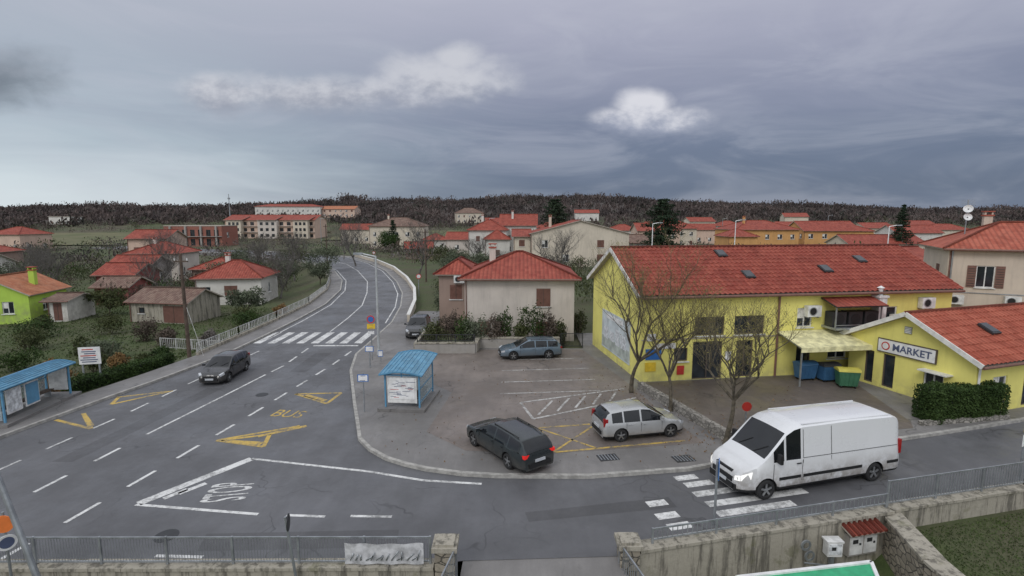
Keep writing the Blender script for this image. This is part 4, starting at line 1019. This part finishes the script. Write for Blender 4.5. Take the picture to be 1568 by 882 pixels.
def shrub(name,x,y,r,h,mat,n=900,size=.09,z=None):
    z=float(tz(x,y)) if z is None else z
    e=empty(name,x,y,z);P=[];k=max(3,int(r*3))
    for i in range(k):
        a=random.uniform(0,6.28);rr=random.uniform(0,r*.6);P.append(ell((math.cos(a)*rr,math.sin(a)*rr,h*random.uniform(.3,.65)),(r*.5,r*.5,h*.36),n//k,.3))
    npquads('foliage',leafquads(np.vstack(P),size,size*.6),[mat],parent=e)
    mb=MB()
    for i in range(5):
        a=i*1.26;mb.cyl((0,0,-.1),(math.cos(a)*r*.4,math.sin(a)*r*.4,h*.6),.04,.015,n=5)
    mb.obj('stems',['bark'],e)
def tree(name,x,y,r,h,mat,n=2200,size=.13,tr=.35,z=None):
    z=float(tz(x,y)) if z is None else z
    e=empty(name,x,y,z);P=[];mb=MB();mb.cyl((0,0,-.2),(.05,.0,h*tr),.04*h*.6,.03*h*.6,n=8)
    k=9
    for i in range(k):
        a=i*2.4+random.uniform(-.3,.3);rr=r*random.uniform(.3,.75);hz=h*(tr+(1-tr)*random.uniform(.25,.8));c=(math.cos(a)*rr,math.sin(a)*rr,hz)
        mb.cyl((0.05,0,h*tr*.9),c,.05,.015,n=5);P.append(ell(c,(r*.42,r*.42,h*(1-tr)*.25),n//k,.2))
    P.append(ell((0,0,h*.72),(r*.5,r*.5,h*.22),n//k,.2))
    mb.obj('trunk',['bark'],e);npquads('crown',leafquads(np.vstack(P),size,size*.5),[mat],parent=e)
def pine(name,x,y,h,r,n=6000,size=.3,shape='cone'):
    z=float(tz(x,y));e=empty(name,x,y,z);mb=MB();mb.cyl((0,0,-.3),(0,0,h),.02*h,.02,n=8);P=[]
    L=int(h/.55)
    for i in range(L):
        f=i/L;zz=h*(.1+.9*f);rr=r*((1-f)**.75 if shape=='cone' else math.sin(math.pi*(.12+.85*f))**.8)*random.uniform(.75,1.1)
        nb=9
        for k in range(nb):
            a=random.uniform(0,6.28);ln=rr*random.uniform(.65,1.1);m=max(4,n//(L*nb));u=RNG.uniform(.15,1,m)
            X_=np.stack([np.cos(a)*ln*u,np.sin(a)*ln*u,zz-.12*ln*u+.1*u*u*ln],1)+RNG.normal(size=(m,3))*np.array([.16,.16,.1])*(.3+ln*.3);P.append(X_)
            mb.cyl((0,0,zz),(math.cos(a)*ln,math.sin(a)*ln,zz-.05*ln),.03,.01,n=4)
    mb.obj('trunk',['bark'],e);npquads('needles',leafquads(np.vstack(P),size,size*.35),['pine_leaf'],parent=e)
pine('pine_tree',9.5,115,13.6,4.6,shape='r',n=9000,size=.3);pine('pine_tree',28,98,13.0,4.4,n=9000,size=.3,shape='r');pine('fir_tree',89,120,12.5,3.2,n=5000,size=.3)
pine('fir_tree',-34,150,9,3,n=3000);tree('evergreen_tree',-34.5,145,3.2,6,'hedge_leaf',3000,.2,.1)
def hedge(name,P,w,h,n,mat='hedge_leaf',size=.05,z=0.1):
    V=[]
    tot=sum((Vector(P[i+1])-Vector(P[i])).length for i in range(len(P)-1))
    mb=MB()
    for i in range(len(P)-1):
        a=Vector(P[i]);b_=Vector(P[i+1]);d=b_-a;L=d.length;d.normalize();nn=Vector((-d.y,d.x));m=int(n*L/tot)
        s=RNG.uniform(0,L,m);q=RNG.uniform(-1,1,m);zz=RNG.uniform(0,1,m);f=RNG.integers(0,4,m)
        q=np.where(f==0,-1,np.where(f==1,q,np.where(RNG.random(m)<.5,1,-1)*1.0));zz=np.where(f==1,1.0,zz)
        q=np.where(f==3,RNG.uniform(-1,1,m),q);k=(f==3)
        s=np.where(k,np.where(RNG.random(m)<.5,-.02,L+.02)+RNG.normal(size=m)*.03,s)
        bumpy=1+.1*np.sin(s*3.1+zz*4)+.06*np.sin(s*7.3);q=q*w/2*bumpy+RNG.normal(size=m)*.04;zz=zz*h*(1+.05*np.sin(s*2.3)+.03*np.sin(s*6+q*5))+RNG.normal(size=m)*.04
        V.append(np.stack([a.x+d.x*s+nn.x*q,a.y+d.y*s+nn.y*q,z+zz],1))
        A=a+d*.12;B=b_-d*.12
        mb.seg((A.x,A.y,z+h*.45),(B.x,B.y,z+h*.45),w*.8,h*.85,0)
    e=empty(name,0,0,0);npquads('leaves',leafquads(np.vstack(V),size,size*.6),[mat],parent=e);mb.obj('core',['dark_core'],e)
hedge('hedge',[(18.3,22.3),(22.0,22.95)],1.0,1.45,17000,z=.1,size=.05)
hedge('hedge',[(-23.4,26.6),(-22.5,29.5),(-21.9,32.4)],.9,.9,9000,z=-.4,size=.06)
wall('stone_wall',[(17.7,21.7),(22.2,22.45)],.3,0,.2,'stone_grey')
for i in range(10): shrub('shrub',-5.4+i*1.0,36.3+random.uniform(-.4,.4),random.uniform(.9,1.3),random.uniform(2.2,3.4),['shrub_leaf','brown_twigs','hedge_leaf','olive_leaf','brown_twigs','hedge_leaf','shrub_leaf','hedge_leaf','brown_twigs','shrub_leaf'][i],1700,.075)
for (x,y,r,h,m) in [(5.2,40,1.0,2.6,'shrub_leaf'),(-6,47,1.4,3,'olive_leaf'),(-26.5,29.5,1.1,1.6,'rust_leaf'),(-23.8,30.8,.8,2,'rust_leaf'),(-30,27,1.2,1.0,'hedge_leaf'),(-33,31,1.0,.9,'shrub_leaf'),(-28,34,1.2,1.6,'shrub_leaf'),(-29.5,37,1.6,2.2,'olive_leaf'),(-34,35,1.5,1.5,'hedge_leaf'),(-24.5,34.5,1,1.3,'shrub_leaf'),(-25,36.5,1.2,1.4,'hedge_leaf'),(-38,40,1.8,2.0,'shrub_leaf'),(-41,44,2,2.0,'hedge_leaf'),(-36,46,1.5,2.2,'shrub_leaf'),(-46,38,1.5,.9,'hedge_leaf'),(-24,46,1.6,1.8,'hedge_leaf'),(-26,50,1.6,2.0,'shrub_leaf'),(-23.5,52,1.0,1.3,'rust_leaf'),(-30.5,33,.8,1.2,'rust_leaf'),(-40,34,.8,.9,'rust_leaf'),(-27.5,41,1.2,1.7,'brown_twigs'),(-31,43,1.4,2,'brown_twigs'),(-33,39,1,1.4,'shrub_leaf'),(-24.5,41,1,1.4,'grey_twigs'),(-36,30,.6,.6,'shrub_leaf'),(-34,27,.7,.7,'hedge_leaf'),(-44,48,1.2,1.6,'shrub_leaf')]:
    shrub('shrub',x,y,r,h,m,1500,.085)
for (x,y,r,h) in [(-27.5,53,1.9,3.2),(-39,70,3,4.6),(-45,85,3,5),(-34,78,3,4.4),(-27,73,2.2,3.4),(-43,55,2,3.0),(-60,62,3,4.4),(-66,68,3,5),(-32,90,3,4.5),(-42,100,3.5,5),(-50,95,3,5),(-9,80,3,4.8),(-7,66,2.5,4.2),(-4,72,2.6,4.5),(-12,92,3,4.5),(-4,60,2,3.6),(-6,56,2.2,3.8),(1,70,2.6,4.2)]:
    tree('olive_tree',x,y,r,h,random.choice(['olive_leaf','olive_leaf','shrub_leaf']),2600,.13,.25)
shrub('flowering_tree',-56,79,2.2,5,'blossom',1200,.11)
def twigs(name,pts,hs,ws_,n,mats,wid=.5,up=1.2,uf=.13,vf=.07):
    m=len(pts);C=np.repeat(pts,n,0);Hh=np.repeat(hs,n);Wd=np.repeat(ws_,n)
    d=RNG.normal(size=(m*n,3));d/=np.linalg.norm(d,axis=1)[:,None];rad=RNG.uniform(.25,1,m*n)[:,None]
    P=C+d*rad*np.stack([Wd,Wd,Hh*.5],1)+np.stack([0*Hh,0*Hh,Hh*.52],1)
    mi=np.repeat(RNG.integers(0,len(mats),m),n)
    return npquads(name,leafquads(P,Hh*uf*wid*2,Hh*vf*wid*2,up),mats,mi)
def clear_of(xx,yy):
    keep=np.ones(len(xx),bool)
    for (x,y,L,_,_) in HH: keep&=~((xx>x-4)&(xx<x+L+4)&(yy>y-24)&(yy<y+11))
    return keep
m=9000;yy=RNG.uniform(290,640,m);xx=RNG.uniform(-1.15,1.15,m)*yy;hh=RNG.uniform(3.5,7,m)
keep=clear_of(xx,yy)
for (a,b_,c,d_) in [(-172,-100,315,362),(-38,-14,310,345),(-294,-272,310,345)]: keep&=~((xx>a)&(xx<b_)&(yy>c)&(yy<d_))
xx=xx[keep];yy=yy[keep];hh=hh[keep]
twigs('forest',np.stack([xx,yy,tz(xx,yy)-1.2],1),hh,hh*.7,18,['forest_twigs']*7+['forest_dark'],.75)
m=420;yy=RNG.uniform(545,640,m);xx=RNG.uniform(-1.1,1.1,m)*yy;hh=RNG.uniform(6.5,10,m)
xx=np.concatenate([xx,RNG.normal(-185,9,14)]);yy=np.concatenate([yy,RNG.normal(600,8,14)]);hh=np.concatenate([hh,RNG.uniform(11,15,14)])
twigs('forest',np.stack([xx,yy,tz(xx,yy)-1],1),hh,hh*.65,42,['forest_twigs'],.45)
m=2500;yy=RNG.uniform(100,310,m);xx=RNG.uniform(-1.15,1.15,m)*yy
keep=clear_of(xx,yy);rc=np.interp(yy,[90,106,123,149,174],[-24,-31,-40,-75,-130]);keep&=np.abs(xx-rc)>9
for (a,b_,c,d_) in [(-125,-80,200,236),(-116,-93,160,183),(-46,-24,150,173),(-13,24,96,142),(50,98,115,155)]: keep&=~((xx>a)&(xx<b_)&(yy>c)&(yy<d_))
for f in FP: keep&=~((xx>f[0]+min(0,f[4]))&(xx<f[1]+max(0,f[4]))&(yy>f[2]-22)&(yy<f[3]))
xx=xx[keep];yy=yy[keep];hh=RNG.uniform(1.6,4.8,len(xx))
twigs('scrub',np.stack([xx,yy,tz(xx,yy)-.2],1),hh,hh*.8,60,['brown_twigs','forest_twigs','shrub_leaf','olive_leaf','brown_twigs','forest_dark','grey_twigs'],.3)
m=560;yy=RNG.uniform(48,100,m);xx=RNG.uniform(-1.1,-.3,m)*yy
rb=np.interp(yy,LBy,LBx);keep=(xx<rb-4)
for (a,b_,c,d_) in [(-41,-27,46,71),(-57,-41,40,60),(-65,-50,62,100),(-90,-70,55,85),(-40,-20,36,60)]: keep&=~((xx>a)&(xx<b_)&(yy>c)&(yy<d_))
xx=xx[keep];yy=yy[keep];hh=RNG.uniform(1.0,3.6,len(xx))
twigs('scrub',np.stack([xx,yy,tz(xx,yy)-.1],1),hh,hh*.65,160,['brown_twigs','grey_twigs','shrub_leaf','olive_leaf','brown_twigs','hedge_leaf'],.2)
m=160;yy=RNG.uniform(52,96,m);xx=RNG.uniform(-9,30,m);keep=(xx>np.interp(yy,[50,62,75,90,100],[-8,-10,-13,-19,-24]))
xx=xx[keep];yy=yy[keep];hh=RNG.uniform(1.5,3.8,len(xx))
twigs('scrub',np.stack([xx,yy,tz(xx,yy)-.1],1),hh,hh*.65,150,['brown_twigs','shrub_leaf','olive_leaf','shrub_leaf'],.2)
def grass(x0,x1,y0,y1,n,s=.05,cond=None):
    x=RNG.uniform(x0,x1,n);y=RNG.uniform(y0,y1,n)
    if cond is not None: k=cond(x,y);x=x[k];y=y[k]
    P=np.stack([x,y,tz(x,y)+s*.6],1);return leafquads(P,s*.5,s*.9,.2)
V=np.vstack([grass(11.4,18,9,16.2,16000,.035,lambda x,y:y<np.interp(x,WX,WY)-.25),grass(-60,-22,24,60,30000,.09,lambda x,y:x<np.interp(y,LBy,LBx)-1)])
npquads('grass',V,['grass_leaf'])
x=np.concatenate([RNG.normal(6.6,1.3,260),RNG.normal(8.2,1.2,260),RNG.uniform(-5,8,250),RNG.uniform(9,16,120)]);y=np.concatenate([RNG.normal(25.2,1.6,260),RNG.normal(20.6,1.1,260),RNG.uniform(18.2,32,250),RNG.uniform(21,27,120)])
k=(y>np.interp(x,[-5,-.5,2.6,6.4,10,15],[19,17.6,17.6,18.2,19.4,20.6]));x=x[k];y=y[k]
npquads('fallen_leaves',leafquads(np.stack([x,y,x*0+.15],1),.035,.03),['litter'])
# ------------------------------------------------------------------ world
w=bpy.data.worlds.new('World');scene.world=w;w.use_nodes=True;t=w.node_tree;t.nodes.clear()
out=t.nodes.new('ShaderNodeOutputWorld');bg=t.nodes.new('ShaderNodeBackground');t.links.new(bg.outputs[0],out.inputs[0])
sky=t.nodes.new('ShaderNodeTexSky');sky.sky_type='NISHITA';sky.sun_disc=False;SE=math.radians(42);sky.sun_elevation=SE
tc=t.nodes.new('ShaderNodeTexCoord');G=tc.outputs['Generated'];sp=t.nodes.new('ShaderNodeSeparateXYZ');t.links.new(G,sp.inputs[0]);dx,dy,dz=sp.outputs
def ramp(f,stops):
    n=t.nodes.new('ShaderNodeValToRGB');t.links.new(f,n.inputs[0]);cr=n.color_ramp
    while len(cr.elements)<len(stops): cr.elements.new(.5)
    for e_,(p_,c) in zip(cr.elements,stops): e_.position=p_;e_.color=c4(c)
    return n.outputs[0]
zc=mathn(t,'MAXIMUM',dz,0)
wn=noise(t,scalev(t,G,(1.2,1.2,7)),2.2,4,.6,.6)
zz=mathn(t,'ADD',zc,mathn(t,'MULTIPLY',mathn(t,'SUBTRACT',wn,.5),.09),clamp=True)
right=ramp(zz,[(0,(.15,.19,.275)),(.05,(.125,.16,.24)),(.13,(.165,.2,.29)),(.21,(.26,.285,.385)),(.3,(.38,.395,.5)),(.4,(.5,.51,.61)),(.7,(.9,.93,1.0)),(1,(1.0,1.02,1.05))])
left=ramp(zz,[(0,(.7,.77,.81)),(.05,(.63,.71,.76)),(.12,(.47,.55,.62)),(.2,(.41,.47,.55)),(.3,(.45,.49,.57)),(.4,(.53,.55,.63)),(.7,(.9,.93,1.0)),(1,(1.0,1.02,1.05))])
az=mathn(t,'ADD',dx,mathn(t,'MULTIPLY',mathn(t,'SUBTRACT',wn,.5),.4))
azf=mapr(t,az,-.75,.08)
base=mixc(t,azf,left,right)
st=mapr(t,noise(t,scalev(t,G,(1,1,4)),3.2,5,.6,.8),.42,.72)
base=mixc(t,mathn(t,'MULTIPLY',st,.3),base,(.54,.56,.64))
bk=mapr(t,dy,.1,-.6,0,.8);base=mixc(t,bk,base,(.93,.96,1.0))
ya=mathn(t,'MAXIMUM',dy,.15);p_=mathn(t,'DIVIDE',dx,ya);q_=mathn(t,'DIVIDE',dz,ya)
cv=t.nodes.new('ShaderNodeCombineXYZ');t.links.new(p_,cv.inputs[0]);t.links.new(mathn(t,'MULTIPLY',q_,1.6),cv.inputs[1])
cn=noise(t,cv.outputs[0],8,6,.55,.3);cn2=noise(t,cv.outputs[0],24,4,.6)
def em(cx,cy,rx,ry):
    a=mathn(t,'DIVIDE',mathn(t,'SUBTRACT',p_,cx),rx);b_=mathn(t,'DIVIDE',mathn(t,'SUBTRACT',q_,cy),ry)
    d=mathn(t,'SQRT',mathn(t,'ADD',mathn(t,'MULTIPLY',a,a),mathn(t,'MULTIPLY',b_,b_)))
    return mathn(t,'SUBTRACT',1,d),b_
def cloud(base,els,dark,light,k=1.6,op=.9,soft=.55):
    mx=None;gr=None
    for el_ in els:
        e_,b_=em(*el_);mx=e_ if mx is None else mathn(t,'MAXIMUM',mx,e_)
        gr=b_ if gr is None else mathn(t,'MAXIMUM',gr,b_)
    v=mathn(t,'ADD',mx,mathn(t,'MULTIPLY',mathn(t,'SUBTRACT',cn,.5),k));v=mathn(t,'ADD',v,mathn(t,'MULTIPLY',mathn(t,'SUBTRACT',cn2,.5),k*.25))
    mk_=mathn(t,'MULTIPLY',mapr(t,v,0,soft),op);mk_=mathn(t,'MULTIPLY',mk_,mapr(t,dy,.1,.3))
    lf=mapr(t,mathn(t,'ADD',gr,mathn(t,'MULTIPLY',mathn(t,'SUBTRACT',cn2,.5),3)),-.9,.9)
    return mixc(t,mk_,base,mixc(t,lf,dark,light))
base=cloud(base,[(-.36,.228,.32,.045),(-.12,.255,.17,.06),(-.1,.285,.07,.04),(-.52,.225,.12,.045)],(.33,.35,.42),(.62,.63,.68),1.35,.9,.8)
base=cloud(base,[(.255,.182,.13,.034),(.245,.205,.07,.04)],(.33,.36,.46),(.74,.74,.79),.8,.95,.6)
base=cloud(base,[(-.97,.26,.2,.085)],(.17,.2,.24),(.26,.29,.34),1.1,.9,.8)
nis=t.nodes.new('ShaderNodeVectorMath');nis.operation='SCALE';t.links.new(sky.outputs[0],nis.inputs[0]);nis.inputs['Scale'].default_value=.08
fin_=mixc(t,.94,nis.outputs[0],base)
t.links.new(fin_,bg.inputs[0]);bg.inputs[1].default_value=1.0
sl=bpy.data.lights.new('sun','SUN');sl.energy=.9;sl.angle=math.radians(22);sl.color=(1,.98,.95)
so=bpy.data.objects.new('sun',sl);COL.objects.link(so)
sd=Vector((-.42,-.75,0)).normalized()*math.cos(SE)+Vector((0,0,math.sin(SE)))
so.rotation_euler=sd.to_track_quat('Z','Y').to_euler(); so.location=(-20,-20,40)
sky.sun_rotation=math.atan2(sd.x,sd.y)
# ------------------------------------------------------------------ camera
cam=bpy.data.cameras.new('camera');co=bpy.data.objects.new('camera',cam);COL.objects.link(co)
co.location=(0,0,9);co.rotation_euler=(math.radians(90-7.55),0,0);cam.lens=18.37;cam.sensor_width=36;cam.clip_end=8000;cam.clip_start=.1
scene.camera=co
scene.view_settings.view_transform='Standard';scene.view_settings.look='None';scene.view_settings.exposure=0
